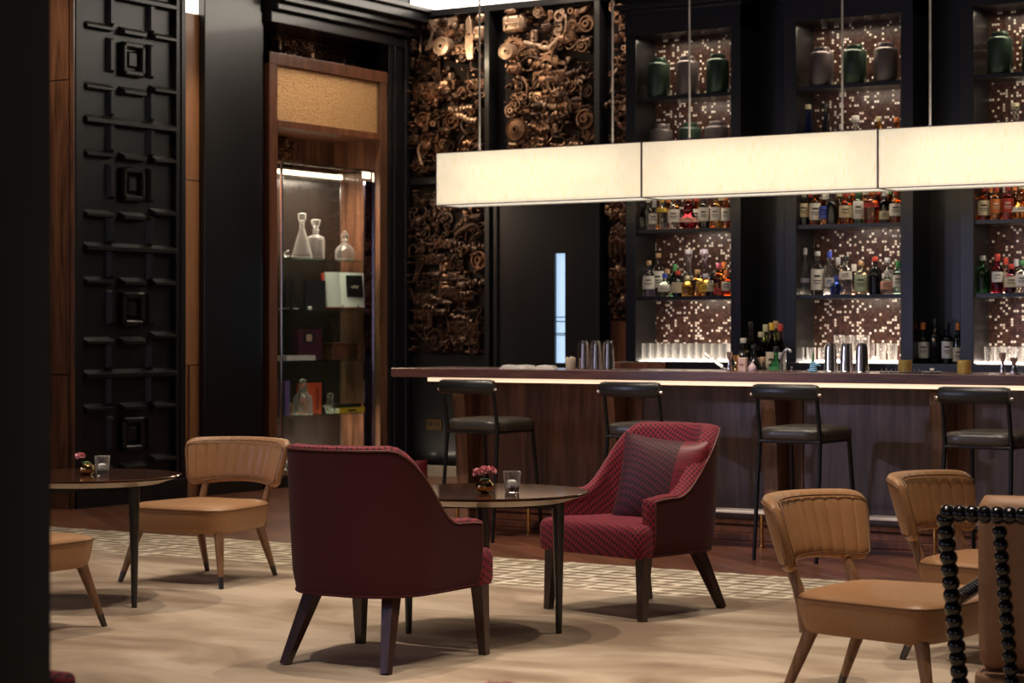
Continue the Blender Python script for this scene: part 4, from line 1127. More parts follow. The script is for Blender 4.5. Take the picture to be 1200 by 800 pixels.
def tan_chair():
    t = thing('side_chair', (0, 0, 0), 0, '', 'chair', 'tan leather channel-back chairs')
    def outline(sc, inset=0):
        pts = []
        n = 48
        for k in range(n):
            a = 2*PI*k/n; ca, sa = math.cos(a), math.sin(a); p = 6.5
            rr = (abs(ca)**p+abs(sa)**p)**(-1/p); y = sa*rr
            w = .255+.075*(y*.5+.5)
            bow = .02*(1-(ca*rr)**2)*(1 if y > 0 else 0)
            pts.append((ca*rr*w*sc, y*.285*sc+bow))
        return pts
    bm = B(); rows = []
    for z, sc in ((.272, .90), (.278, .93), (.30, .955), (.35, .985), (.392, 1.0)): rows.append([(x, y, z) for x, y in outline(sc)])
    V = loft(bm, rows, closed_v=True); bm.faces.new(V[0][::-1]); bm.faces.new(V[-1]); mk('seat_base', bm, 'tan', t, smooth=50)
    bm = B(); rows = []
    for z, sc in ((.391, .999), (.398, .985), (.406, .955), (.414, .86), (.421, .6), (.424, .25)): rows.append([(x, y, z) for x, y in outline(sc)])
    V = loft(bm, rows, closed_v=True); bm.faces.new(V[-1]); mk('seat_top', bm, 'tan', t, smooth=50)
    bm = B(); pts = [Vector((x, y, .392)) for x, y in outline(1.004)]; pts.append(pts[0]); tube(bm, pts, .0042, 6); mk('seat_piping', bm, 'tan_dark', t, smooth=60)
    # legs
    for s in (-1, 1):
        for fx, fy, tx, ty in ((s*.325, .30, s*.255, .225), (s*.225, -.33, s*.20, -.215)):
            p0, p1 = Vector((fx, fy, 0)), Vector((tx, ty, .28)); pm = p0.lerp(p1, .20)
            bm = B(); tube(bm, [pm, p1], [.0155, .027], 14); lg = mk('leg', bm, 'tan_wood', t, smooth=50)
            bm = B(); tube(bm, [p0, pm], [.0125, .016], 14); mk('metal_cap', bm, M_['cap'], lg, smooth=50)
        bm = B(); tube(bm, [(s*.20, -.235, .27), (s*.205, -.248, .36), (s*.208, -.268, .43), (s*.212, -.295, .49), (s*.214, -.318, .54)], [.026, .023, .020, .019, .017], 12); mk('back_post', bm, 'tan_wood', t, smooth=60)
    # curved channelled back
    R, A, th = .40, math.radians(48), .055
    cy = .030
    n, m_ = 132, 14
    def P(a, z01, off, pinch=0):
        lean = .075*(z01-.1)
        z = .485+(.255)*z01-.025*(abs(a)/A)**2*(1-z01)+.006*math.cos(a/A*PI/2)
        rr = R+off+lean
        ex_ = 1.0
        return (rr*math.sin(a)*ex_, cy-rr*math.cos(a), z)
    def chan(a):   # vertical channels on the inner face
        k = (a/A+1)/2*12
        return .006*abs(math.sin(PI*k))**.5 if abs(a) < A*.84 else .0055
    rows = []
    for i in range(n+1):
        a = -A+2*A*i/n; e = 1-abs(2*i/n-1)**14*0.55
        sec = []
        M2 = 22
        for j in range(M2):
            b = 2*PI*j/M2; cb, sb = math.cos(b), math.sin(b); p = 4.5
            rr = (abs(cb)**p+abs(sb)**p)**(-1/p)
            u, v = cb*rr, sb*rr          # u thickness (-1 inner), v height
            off = u*th/2*e
            if u < -.5: off -= chan(a)*e*(1-abs(v)**8)
            sec.append(P(a*(1-.03*(abs(v)**6)), .5+v*.47*(1-.22*abs(2*i/n-1)**16), off))
        rows.append(sec)
    bm = B(); V = loft(bm, rows, closed_v=True); bm.faces.new(V[0]); bm.faces.new(V[-1][::-1])
    mk('channelled_back', bm, 'tan', t, smooth=65)
    # piping round inner and outer faces
    def edge(tt, sgn, off):
        g = .84*.94*.5*(1-.22*abs(tt)**16); e = 1-abs(tt)**14*.55
        return Vector(P(A*tt*.99, .5+sgn*g, (off*.88-(.004 if off < 0 else -.001))*e))
    for off in (-th/2-.008, th/2):
        ts = [-1+2*i/40 for i in range(41)]
        pts = [edge(q_*.985, 1, off) for q_ in ts]+[edge(q_*.985, -1, off) for q_ in ts[::-1]]; pts.append(pts[0])
        bm = B(); tube(bm, pts, .0034, 6); mk('back_piping', bm, 'tan_dark', t, smooth=60)
    return t
M_['cap'] = mat('dark_steel_cap', (.10, .095, .10), .3, metal=.8)
tn = tan_chair()
fr = Vector((-.28, -.525)).normalized()
tn.location = cw(-1.63, 11.09); tn.rotation_euler = (0, 0, look(-.28, -.525))
tn['label'] = 'tan leather chair standing between the left table and the black pilaster'
dup(tn, cw(-2.235, 9.18), look(.40, .917), 'tan leather chair cut off by the dark column at the left edge')
dup(tn, cw(1.335, 7.31), look(.80, -.59), 'nearer tan leather chair in front of the right-hand stools, fully showing its seat')
dup(tn, cw(1.965, 8.375), look(.80, -.59), 'rear tan leather chair half hidden behind the nearer one and the beaded frame')

# ---- round tables
def table():
    t = thing('round_table', (0, 0, 0), 0, '', 'table', 'round lacquered lounge tables')
    R, z = .457, .617
    bm = B(); lathe(bm, [(0, z-.006), (R-.05, z-.006), (R-.012, z-.006), (R-.004, z-.002), (R, z), (R, z+.002), (R-.004, z+.004), (0, z+.004)], seg=72)
    mk('tabletop', bm, M_['tabletop'], t, smooth=25)
    bm = B(); lathe(bm, [(0, z-.042), (R-.16, z-.042), (R-.10, z-.038), (R-.008, z-.008), (R-.03, z-.006), (0, z-.006)], seg=72); mk('underside', bm, M_['under'], t, smooth=25)
    bm = B()
    for a in (0, PI/2): tube(bm, [(.30*math.cos(a), .30*math.sin(a), z-.055), (-.30*math.cos(a), -.30*math.sin(a), z-.055)], .016, square=True)
    mk('cross_rail', bm, 'steel_black', t)
    for k in range(4):
        a = PI/2*k; c, s = math.cos(a), math.sin(a)
        bm = B(); tube(bm, [(.327*c, .327*s, 0), (.327*c, .327*s, .15), (.325*c, .325*s, z-.03)], [.0135, .017, .028], 14); mk('leg', bm, 'black', t, smooth=50)
    return t
M_['tabletop'] = wood('lacquered_tabletop', (.035, .014, .009), (.11, .045, .025), 'X', rough=.07, coat=.6)
M_['under'] = mat('polished_underside', (.60, .52, .42), .35, metal=.3)
tb = table(); tb.location = cw(-.123, 9.11); tb.rotation_euler = (0, 0, PSI)
tb['label'] = 'round dark lacquered table between the two maroon armchairs'
t2 = dup(tb, cw(-2.067, 10.145), PSI-math.radians(34.9), 'round dark lacquered table at the left beside the tan chair')

def flower_pot(loc, label, rz=0, n=3):
    t = thing('flower_vase', loc, rz, label, 'vase', 'small gold vases with pink carnations')
    bm = B(); lathe(bm, [(.018, 0), (.022, .002), (.036, .012), (.042, .026), (.038, .042), (.026, .052), (.024, .055), (.021, .053), (.034, .04), (.037, .026), (.03, .012), (0, .01)], seg=24); mk('bowl', bm, 'gold', t, smooth=60)
    bm = B(); rnd = random.Random(len(label))
    offs = [(-.028, 0, .088), (.0, -.01, .098), (.026, .0, .096)][:n]
    for ox, oy, oz in offs:
        tube(bm, [(ox*.3, oy*.3, .04), (ox*.8, oy*.8, oz-.02)], .003, 6)
    lathe(bm, [(0, .045), (.02, .052), (.02, .06), (0, .066)], seg=8)
    mk('stem', bm, 'leaf', t)
    for (ox, oy, oz) in offs:
        bm = B()
        for k in range(34):
            a = rnd.uniform(0, 2*PI); el = rnd.uniform(-.5, 1.35); r0 = .016+.010*rnd.random()
            c = Vector((ox, oy, oz)); d = Vector((math.cos(a)*math.cos(el), math.sin(a)*math.cos(el), math.sin(el)*.8))
            u = d.cross(Vector((0, 0, 1)) if abs(d.z) < .9 else Vector((1, 0, 0))).normalized(); w = u.cross(d)
            tw = rnd.uniform(0, PI); u2 = u*math.cos(tw)+w*math.sin(tw); w2 = d.cross(u2)
            p = [c+d*r0*.3, c+d*r0*.85+u2*.012, c+d*(r0+.003)+u2*.006+w2*.003, c+d*(r0-.001)+w2*-.002, c+d*(r0+.003)-u2*.006+w2*.003, c+d*r0*.85-u2*.012]
            bm.faces.new([bm.verts.new(x) for x in p])
        mk('blossom', bm, 'petal', t)
    return t
def votive(loc, label, rz=0):
    t = thing('candle_glass', loc, rz, label, 'candle holder', 'faceted glass votives')
    bm = B()
    rows = []
    def sq(w, z, p=5, n=24): 
        r = []
        for k in range(n):
            a = 2*PI*k/n; ca, sa = math.cos(a), math.sin(a); rr = (abs(ca)**p+abs(sa)**p)**(-1/p); r.append((ca*rr*w, sa*rr*w, z))
        return r
    for w, z, p in ((.026, 0, 4), (.029, .003, 4), (.036, .075, 5), (.037, .088, 5), (.035, .090, 5), (.031, .088, 5), (.027, .03, 3), (.015, .022, 2)): rows.append(sq(w, z, p))
    V = loft(bm, rows, closed_v=True); bm.faces.new(V[0][::-1]); bm.faces.new(V[-1]); mk('holder', bm, 'votive_glass', t, smooth=30)
    bm = B(); lathe(bm, [(0, .024), (.021, .024), (.022, .045), (.018, .052), (.006, .055), (0, .055)], seg=16); mk('candle', bm, M_['wax'], t, smooth=50)
    return t
M_['wax'] = mat('candle_wax', (.82, .80, .78), .5, var=.03); 
ZT = .622
flower_pot(cw(-.117, 8.97, ZT), 'gold vase of pink carnations on the round table between the maroon armchairs', rz=.5)
votive(cw(-.0, 9.02, ZT), 'clear faceted votive glass beside the flowers on the middle table', rz=.7)
flower_pot(cw(-2.06, 10.12, ZT), 'gold vase with one pink carnation on the left table', rz=PSI, n=1).scale = (1, 1, 1)
votive(cw(-1.985, 10.13, ZT), 'clear faceted votive glass beside the flower on the left table', rz=.7)
# table just below the frame whose flower tip peeps in
t3 = dup(tb, cw(-.03, 3.50), .3, 'round dark table just below the frame that carries the peeping pink flower')
flower_pot(cw(-.03, 3.45, ZT), 'gold vase whose pink carnation tip peeps over the bottom edge of the photo', rz=.5)

# ---- bobbin-frame chair at the right edge
def bobbin_chair():
    t = thing('bobbin_chair', cw(1.0, 6.0)*0, 0, 'black bobbin-turned lounge chair with tan cushions at the right edge', 'chair')
    def beads(pts, r, nm, pitch=.036):
        bm = B(); P0, P1 = Vector(pts[0]), Vector(pts[1]); L_ = (P1-P0).length; n = max(1, round(L_/pitch)); d = (P1-P0)/n
        u = d.normalized()
        up = Vector((0, 0, 1)) if abs(u.z) < .9 else Vector((1, 0, 0)); s = u.cross(up).normalized(); w = u.cross(s)
        rings = []
        K = 7
        for i in range(n):
            c = P0+d*(i+.5); h = d.length/2
            for k in range(K+1):
                if i and k == 0: continue
                ph = PI*k/K; hc = min(h, r*.93)*math.cos(ph); rr = math.sqrt(r*r-hc*hc) if (i or k) else r*.4
                rings.append((c-u*h*math.cos(ph), rr))
        V = []
        for c, rr in rings: V.append([bm.verts.new(c+s*rr*math.cos(2*PI*q/14)+w*rr*math.sin(2*PI*q/14)) for q in range(14)])
        for i in range(len(V)-1):
            for q in range(14): bm.faces.new([V[i][q], V[i][(q+1) % 14], V[i+1][(q+1) % 14], V[i+1][q]])
        bm.faces.new(V[0][::-1]); bm.faces.new(V[-1]); mk(nm, bm, M_['gloss'], t, smooth=60)
    # camera-plane layout: rear face of the chair, seen from behind
    def K_(r, d, z): return cw(r, d, z)
    D = 6.0; r0 = (1107-600)*D/FPX; top = EYE-(603-HY)*D/FPX
    ax = Vector((.92, -.39)); bx = Vector((.39, .92))     # along the back; away from us
    def Q(a, b, z): return K_(r0+ax.x*a+bx.x*b, D+ax.y*a+bx.y*b, z)
    lean = -.0
    def V_(a, z0, z1, nm): beads([Q(a+.072 if a == 0 else a+.05, 0+.0, z0), Q(a, 0, z1)], .026, nm)
    V_(0, 0.0, top, 'back_post'); V_(.62, 0.0, top, 'back_post')
    beads([Q(-.01, 0, top), Q(.63, 0, top)], .026, 'top_rail')
    for a in (.155, .31, .465): beads([Q(a+.045, 0, .20), Q(a, 0, top-.03)], .022, 'spindle')
    beads([Q(.05, 0, .19), Q(.62, 0, .19)], .024, 'lower_rail')
    beads([Q(.0+.02, .0, top-.255), Q(.02, .62, top-.25)], .022, 'arm_rail'); beads([Q(.63, .0, top-.255), Q(.63, .62, top-.25)], .022, 'arm_rail')
    beads([Q(.02, .62, 0), Q(.02, .62, top-.25)], .024, 'front_post'); beads([Q(.63, .62, 0), Q(.63, .62, top-.25)], .024, 'front_post')
    beads([Q(.06, .0, .19), Q(.02, .62, .19)], .022, 'side_rail'); beads([Q(.63, .0, .19), Q(.63, .62, .19)], .022, 'side_rail')
    # cushions
    def pad(a0, a1, b0, b1, z0, z1, nm, lean=0, p=6):
        bm = B(); rows = []
        K = 14
        for k in range(K+1):
            f = k/K; v = -1+2*f; e = (1-abs(v)**7)**(1/7) if abs(v) < 1 else 0
            e = max(e, .55); z = z0+(z1-z0)*(.5+.5*math.copysign(abs(v)**.8, v)); r = []
            for q in range(32):
                an = 2*PI*q/32; ca, sa = math.cos(an), math.sin(an); rr = (abs(ca)**p+abs(sa)**p)**(-1/p)
                hw, hd = (a1-a0)/2, (b1-b0)/2
                r.append(Q((a0+a1)/2+ca*rr*(hw-.02*(1-e)*2), (b0+b1)/2-lean*f+sa*rr*(hd-.03*(1-e)*2), z))
            rows.append(r)
        V = loft(bm, rows, closed_v=True); bm.faces.new(V[0][::-1]); bm.faces.new(V[-1]); mk(nm, bm, M_['tan_cloth'], t, smooth=60)
    pad(.075, .60, .09, .20, .335, top+.045, 'back_cushion', .02)
    pad(.06, .60, .02, .60, .21, .33, 'seat_cushion')
M_['gloss'] = mat('gloss_black_paint', (.006, .006, .007), .12, coat=.5)
M_['tan_cloth'] = mat('tan_cushion_leather', (.40, .21, .11), .55, var=.08, scale=40, bump=.1)
bobbin_chair()

# ---- dark column in the left foreground
p = cw(-.735-.35, 3.0)
bm = B(); box(bm, -.35, .35, -.35, .35, 0, 5, bev=.02); 
for s in (-1, 1): box(bm, -.37, .37, -.37, .37, 0, .14, bev=.01)
o = struct('wall_column', bm, 'column_paint' if 'column_paint' in M_ else 'navy'); o.location = (p.x, p.y, .006); o.rotation_euler = (0, 0, PSI)
# ================================================================== BOTTLES AND BARWARE
SHAPES = {
 'std':   [(.034, 0), (.038, .004), (.038, .175), (.034, .20), (.016, .235), (.0145, .29), (.0155, .295), (.0155, .30)],
 'slim':  [(.030, 0), (.034, .004), (.034, .20), (.031, .222), (.015, .26), (.0135, .33), (.0145, .335)],
 'bord':  [(.034, 0), (.0375, .005), (.0375, .19), (.034, .21), (.0155, .235), (.0145, .305), (.0155, .31)],
 'round': [(.028, 0), (.040, .006), (.048, .03), (.050, .06), (.044, .09), (.028, .112), (.015, .125), (.0145, .15), (.017, .155)],
 'flask': [(.036, 0), (.045, .006), (.047, .08), (.044, .12), (.03, .14), (.015, .155), (.0145, .19), (.017, .195)],
 'squat': [(.040, 0), (.045, .005), (.046, .11), (.043, .14), (.024, .165), (.016, .175), (.0155, .21), (.018, .215)],
 'deco':  [(.026, 0), (.036, .008), (.046, .05), (.046, .09), (.030, .13), (.018, .17), (.016, .20), (.022, .25), (.030, .27), (.024, .29)],
 'xo':    [(.030, 0), (.05, .01), (.055, .04), (.046, .075), (.030, .10), (.026, .12), (.030, .15), (.022, .16), (.015, .17), (.0145, .20)],
 'bell':  [(.045, 0), (.05, .006), (.044, .06), (.026, .12), (.017, .17), (.0155, .22), (.02, .225)],
}
GL = {'clear': (.93, .95, .95), 'frost': (.80, .83, .86), 'green': (.06, .32, .10), 'paleg': (.72, .84, .62), 'amber': (.75, .28, .06), 'whisky': (.62, .20, .035), 'gold': (.85, .52, .10), 'dark': (.03, .02, .012),
      'black': (.008, .008, .009), 'olive': (.10, .11, .03), 'ruby': (.40, .02, .03), 'crimson': (.62, .03, .08), 'lilac': (.80, .70, .84), 'peach': (.90, .62, .50), 'teal': (.45, .75, .70), 'blue': (.05, .10, .50), 'plum': (.16, .02, .05), 'orange': (.85, .22, .04)}
PC = {'w': (.80, .77, .72), 'c': (.72, .62, .44), 'r': (.55, .06, .04), 'o': (.78, .24, .06), 'y': (.75, .50, .05), 'b': (.06, .10, .55), 'k': (.012, .012, .014), 'cork': (.55, .35, .18), 'g': (.60, .55, .35), 's': (.45, .45, .48), 'p': (.70, .15, .28), 'pg': (.50, .58, .40), 'pk': (.80, .42, .34), 'gr': (.05, .25, .08), 'l': (.5, .45, .6)}
gn = {'clear': 'clear', 'frost': 'frosted', 'green': 'green', 'paleg': 'pale green', 'amber': 'amber', 'whisky': 'whisky-brown', 'gold': 'golden', 'dark': 'dark brown', 'black': 'black', 'olive': 'olive', 'ruby': 'ruby red', 'crimson': 'crimson', 'lilac': 'lilac-tinted', 'peach': 'peach', 'teal': 'pale teal', 'blue': 'blue', 'plum': 'dark plum', 'orange': 'orange'}
_mesh = {}
def bottle(loc, shape, gl, h, lab, cap, label, group, lz=(.22, .62), mark='k', wide=1.0):
    """h: overall height with cap. the front of the label faces -y"""
    prof = SHAPES[shape]; top = prof[-1][1]
    s = (h-.018)/top; w = wide
    t = thing('bottle', loc, 0.36, label, 'bottle', group)
    rough = .25 if gl == 'frost' else .02
    if gl in ('black',): gm = cmat('p', GL[gl], .12)
    else: gm = cmat('glass', GL[gl], rough)
    bm = B(); lathe(bm, [(0, .0)]+[(r*w, z*s) for r, z in prof]+[(0, top*s)], seg=20); mk('glass_body', bm, gm, t, smooth=40)
    if lab:
        R = max(r for r, z in prof if True)*w
        bodyh = [z for r, z in prof if r > .72*max(q[0] for q in prof)]
        z0, z1 = top*s*lz[0], min(top*s*lz[1], max(bodyh)*s)
        def rad(z):
            for (r0, a), (r1, b2) in zip(prof, prof[1:]):
                if a*s <= z <= b2*s: return (r0+(r1-r0)*((z-a*s)/max(1e-6, (b2-a)*s)))*w
            return R
        bm = B(); k = 6; P = [(rad(z0+(z1-z0)*i/k)+.0012, z0+(z1-z0)*i/k) for i in range(k+1)]
        lathe(bm, P, seg=14, a0=-PI/2-1.25, a1=-PI/2+1.25, cap=False); lb = mk('label', bm, cmat('p', PC[lab], .6), t, smooth=60)
        if mark:
            bm = B()
            for (fa, fb, hw) in ((.62, .72, .45), (.42, .47, .6), (.30, .34, .5)):
                P = [(rad(z0+(z1-z0)*f)+.002, z0+(z1-z0)*f) for f in (fa, fb)]
                lathe(bm, P, seg=6, a0=-PI/2-hw, a1=-PI/2+hw, cap=False)
            mk('print', bm, cmat('p', PC[mark], .6), lb)
    if cap:
        r = prof[-1][0]*w*1.08
        bm = B(); zt = top*s
        cz = .030 if shape in ('std', 'slim', 'bord') else .014
        lathe(bm, [(r, zt-cz), (r*1.03, zt-cz+.002), (r*1.03, zt+.015), (r*.9, zt+.018), (0, zt+.018)], seg=14, cap=False); mk('cap', bm, cmat('p', PC[cap], .4), t, smooth=40)
    return t
def row(i, k, items, group, where, Y):
    z = ZSH[k] if k >= 0 else ZB
    for it in items:
        u, shape, gl, px, lab, cap, desc = it[:7]
        kw = it[7] if len(it) > 7 else {}
        yy = Y+kw.pop('dy', 0)
        x = xy_on_y(u, yy); d = yy/(CS+(u-600)/FPX*SN)
        h = px*d/FPX
        bottle((x, yy, z), shape, gl, h, lab, cap, desc+' '+where, group, **kw)
YR = YF+.10; YB2 = YF+.205
w1 = "in the left bay's upper row"
row(0, 1, [(752, 'squat', 'dark', 31, None, 'k', 'shadowy grey-brown bottle leftmost', {}), (759.5, 'slim', 'clear', 40, None, 'w', 'tall plain clear bottle second from left'), (766.5, 'std', 'clear', 34, 'w', 's', 'clear bottle with narrow white label'),
             (775.5, 'bord', 'clear', 40, 'y', 'y', 'clear bottle with yellow upper label', dict(lz=(.55, .82))), (790, 'squat', 'clear', 40, 'w', 's', 'wide clear bottle with grey-white label'), (807, 'xo', 'ruby', 38, 'pk', 'o', 'round-bellied ruby bottle', dict(wide=1.25)),
             (825, 'bord', 'dark', 42, 'w', 'k', 'dark bottle with square white label'), (838.5, 'bord', 'gold', 42, 'w', 'k', 'golden bottle with square white label'), (851, 'slim', 'amber', 40, 'w', 'o', 'amber bottle rightmost')], 'upper spirits, left bay', w1, YR)
row(0, 1, [(783, 'std', 'amber', 40, None, 'o', 'half-hidden amber bottle behind the yellow-labelled one'), (816, 'std', 'amber', 41, 'w', 'r', 'half-hidden amber bottle behind the ruby one'), (845, 'std', 'whisky', 41, None, 'g', 'half-hidden brown bottle near the right end')], 'rear spirits, upper shelf of left bay', w1, YB2)
w2 = "in the left bay's lower row"
row(0, 0, [(760.5, 'flask', 'lilac', 42, 'w', 'cork', 'lilac-tinted clear bottle with cork, leftmost'), (779, 'round', 'clear', 27, 'w', 'b', 'small round clear bottle with blue cap'), (794.5, 'flask', 'black', 30, 'c', 'r', 'squat black bottle with round cream label', dict(lz=(.15, .6), mark=None)),
             (806, 'squat', 'gold', 24, None, 'g', 'squat golden bottle left of the centre'), (817.5, 'squat', 'gold', 31, None, 'cork', 'golden bottle with cork'), (827, 'squat', 'gold', 26, 'y', 'l', 'squat golden bottle right of the corked one'),
             (835, 'flask', 'dark', 27, 'c', 'k', 'small dark bottle with cream label'), (843, 'squat', 'amber', 38, 'r', 'p', 'amber bottle with pink neck and red label', dict(lz=(.05, .25))), (851.5, 'std', 'orange', 30, 'w', 'o', 'small orange bottle rightmost')], 'lower spirits, left bay', w2, YR-.02)
row(0, 0, [(771.5, 'squat', 'clear', 51, 'w', 'cork', 'tall clear bottle with long neck'), (782, 'flask', 'paleg', 32, None, 'cork', 'pale green corked bottle half hidden'), (791, 'std', 'green', 38, None, 'gr', 'green bottle half hidden'), (807, 'deco', 'frost', 55, 'w', 's', 'tall ornate silver-topped decanter bottle', dict(lz=(.2, .42))),
             (825.5, 'deco', 'lilac', 55, None, 'l', 'tall ornate lilac decanter bottle'), (848.5, 'std', 'amber', 40, None, 'o', 'amber bottle with orange cap near the right end')], 'rear spirits, lower shelf of left bay', w2, YB2)
w3 = "in the middle bay's upper row"
row(1, 1, [(942, 'bord', 'dark', 41, 'c', 'g', 'dark green-black bottle with cream label, leftmost', dict(lz=(.25, .68))), (956, 'squat', 'whisky', 42, 'w', 'r', 'brown bottle with tall white label', dict(lz=(.15, .75))), (966, 'std', 'amber', 38, 'b', 'w', 'slim amber bottle with blue-white label'), (975, 'bord', 'black', 40, None, 'k', 'black unlabelled bottle'),
             (991.5, 'squat', 'whisky', 38, 'c', 'r', 'brown bottle with wide cream label', dict(wide=1.05)), (1006, 'bord', 'green', 42, 'w', 'gr', 'green-necked bottle with white label', dict(lz=(.15, .7))), (1021.5, 'squat', 'orange', 40, 'r', 'o', 'glowing orange bottle with red upper label', dict(lz=(.5, .72), wide=1.1)), (1036.7, 'bord', 'dark', 40, 'c', 'w', 'dark bottle with low cream label', dict(lz=(.12, .38))),
             (1050, 'squat', 'amber', 39, 'w', 'r', 'amber bottle with white label, rightmost')], 'upper spirits, middle bay', w3, YR)
row(1, 1, [(949, 'std', 'amber', 42, None, 'r', 'half-hidden amber bottle second from left'), (983, 'std', 'whisky', 42, None, 'g', 'half-hidden brown bottle beside the black one'), (998.5, 'std', 'orange', 43, None, 'o', 'half-hidden orange bottle by the green-necked one'), (1013.5, 'std', 'amber', 43, None, 'g', 'half-hidden amber bottle left of the glowing one'), (1029, 'std', 'ruby', 43, None, 'r', 'half-hidden red bottle right of the glowing one'), (1044, 'std', 'whisky', 43, None, 'gr', 'half-hidden brown bottle near the right end')], 'rear spirits, upper shelf of middle bay', w3, YB2)
w4 = "in the middle bay's lower row"
row(1, 0, [(943.5, 'slim', 'frost', 55, 'l', 's', 'tall frosted bottle with grey band, leftmost', dict(lz=(.28, .38), mark=None)), (958, 'squat', 'clear', 51, 'w', 's', 'clear bottle with tall white label', dict(lz=(.12, .62))), (972, 'slim', 'frost', 51, 'w', 'b', 'tall frosted bottle with blue cap', dict(lz=(.2, .42), mark='b')), (980.5, 'flask', 'blue', 22, None, 'b', 'small deep blue bottle'),
             (991, 'squat', 'clear', 45, 'w', 'k', 'clear bottle with dark-printed white label', dict(lz=(.42, .68))), (1009, 'squat', 'paleg', 39, 'pg', 'cork', 'pale green bottle with sage label', dict(lz=(.1, .68))), (1025.7, 'squat', 'black', 44, None, 'r', 'black matt bottle with red wax top', {}), (1039.5, 'flask', 'clear', 28, 'pk', 's', 'squat clear bottle with round peach label'), (1052.5, 'bord', 'teal', 39, 'w', 'gr', 'pale teal bottle with white label, rightmost')], 'lower spirits, middle bay', w4, YR)
row(1, 0, [(1040, 'squat', 'clear', 43, 'w', 's', 'taller clear bottle behind the peach-labelled one'), (982, 'std', 'clear', 44, None, 's', 'plain clear bottle behind the blue-capped one'), (1001, 'std', 'peach', 36, None, 'w', 'peach-tinted bottle half hidden')], 'rear spirits, lower shelf of middle bay', w4, YB2)
w5 = "in the right bay's upper row"
row(2, 1, [(1153, 'squat', 'whisky', 40, 'c', 'r', 'brown bottle with cream label, leftmost', dict(lz=(.15, .62))), (1167.3, 'bord', 'amber', 42, 'o', 'r', 'amber bottle with orange label', dict(lz=(.2, .62), mark='w')), (1181, 'bord', 'ruby', 43, 'r', 'r', 'dark red bottle with red label', dict(lz=(.2, .62), mark='w')), (1197, 'xo', 'amber', 41, 'w', 'g', 'ornate rounded amber bottle', dict(wide=1.2))], 'upper spirits, right bay', w5, YR)
row(2, 1, [(1160, 'std', 'amber', 42, None, 'o', 'half-hidden amber bottle second from left'), (1189, 'std', 'orange', 43, None, 'o', 'half-hidden orange bottle left of the ornate one')], 'rear spirits, upper shelf of right bay', w5, YB2)
w6 = "in the right bay's lower row"
row(2, 0, [(1151.5, 'squat', 'green', 44, None, 's', 'bright green bottle with clear stopper', dict(wide=1.1)), (1169, 'bord', 'crimson', 46, 'w', 'r', 'crimson bottle with slanted white label', dict(lz=(.3, .58))), (1185, 'flask', 'plum', 34, 'c', 'r', 'small dark plum bottle with cream label'), (1198, 'squat', 'clear', 38, 'w', 'gr', 'wide clear bottle with white label')], 'lower spirits, right bay', w6, YR)
row(2, 0, [(1178.5, 'std', 'peach', 42, 'c', 'r', 'half-hidden peach bottle with red top'), (1191, 'std', 'clear', 40, None, 's', 'half-hidden clear bottle')], 'rear spirits, lower shelf of right bay', w6, YB2)
# third shelf, mostly behind the lamp
w7 = 'just above the lamp, middle bay'
row(1, 2, [(947, 'bell', 'blue', 60, None, 'g', 'blue flared decanter with gold top'), (968, 'bell', 'black', 60, None, 'k', 'black flared decanter with ball top'), (1002.5, 'deco', 'clear', 44, 'w', 'w', 'white ornate decanter'), (1029.5, 'round', 'gold', 42, None, 'g', 'small brass-topped round bottle'), (1051, 'round', 'amber', 40, None, 'o', 'small orange-topped round bottle')], 'decanters above the lamp', w7, YR)
row(2, 2, [(1190, 'deco', 'clear', 50, 'w', 'g', 'pale ornate decanter with gold top')], 'decanter above the lamp, right bay', 'just above the lamp, right bay', YR)
# wine bottles in the niche
wn = 'in the dark niche'
for u, px, lab, cap, dz, ds in ((1082, 48, 'w', 'o', (.14, .56), 'wine bottle with orange capsule and large white label'), (1096, 53, None, 'k', None, 'tall black wine bottle with gold emblem'), (1110, 48, 'w', 'k', (.14, .58), 'wine bottle with black capsule and large white label'), (1123, 48, 'c', 'o', (.06, .42), 'wine bottle with orange capsule and low cream label')):
    yy = YF+.12; x = xy_on_y(u, yy); d = yy/(CS+(u-600)/FPX*SN)
    t = bottle((x, yy, ZB), 'bord', 'black', px*d/FPX, lab, cap, ds+' '+wn, 'wine bottles in the niche', **({'lz': dz} if dz else {}))
    if not lab:
        bm = B(); lathe(bm, [(.0389, .15), (.0389, .168)], seg=8, a0=-PI/2-.9, a1=-PI/2-.1, cap=False); mk('emblem', bm, 'gold', t)

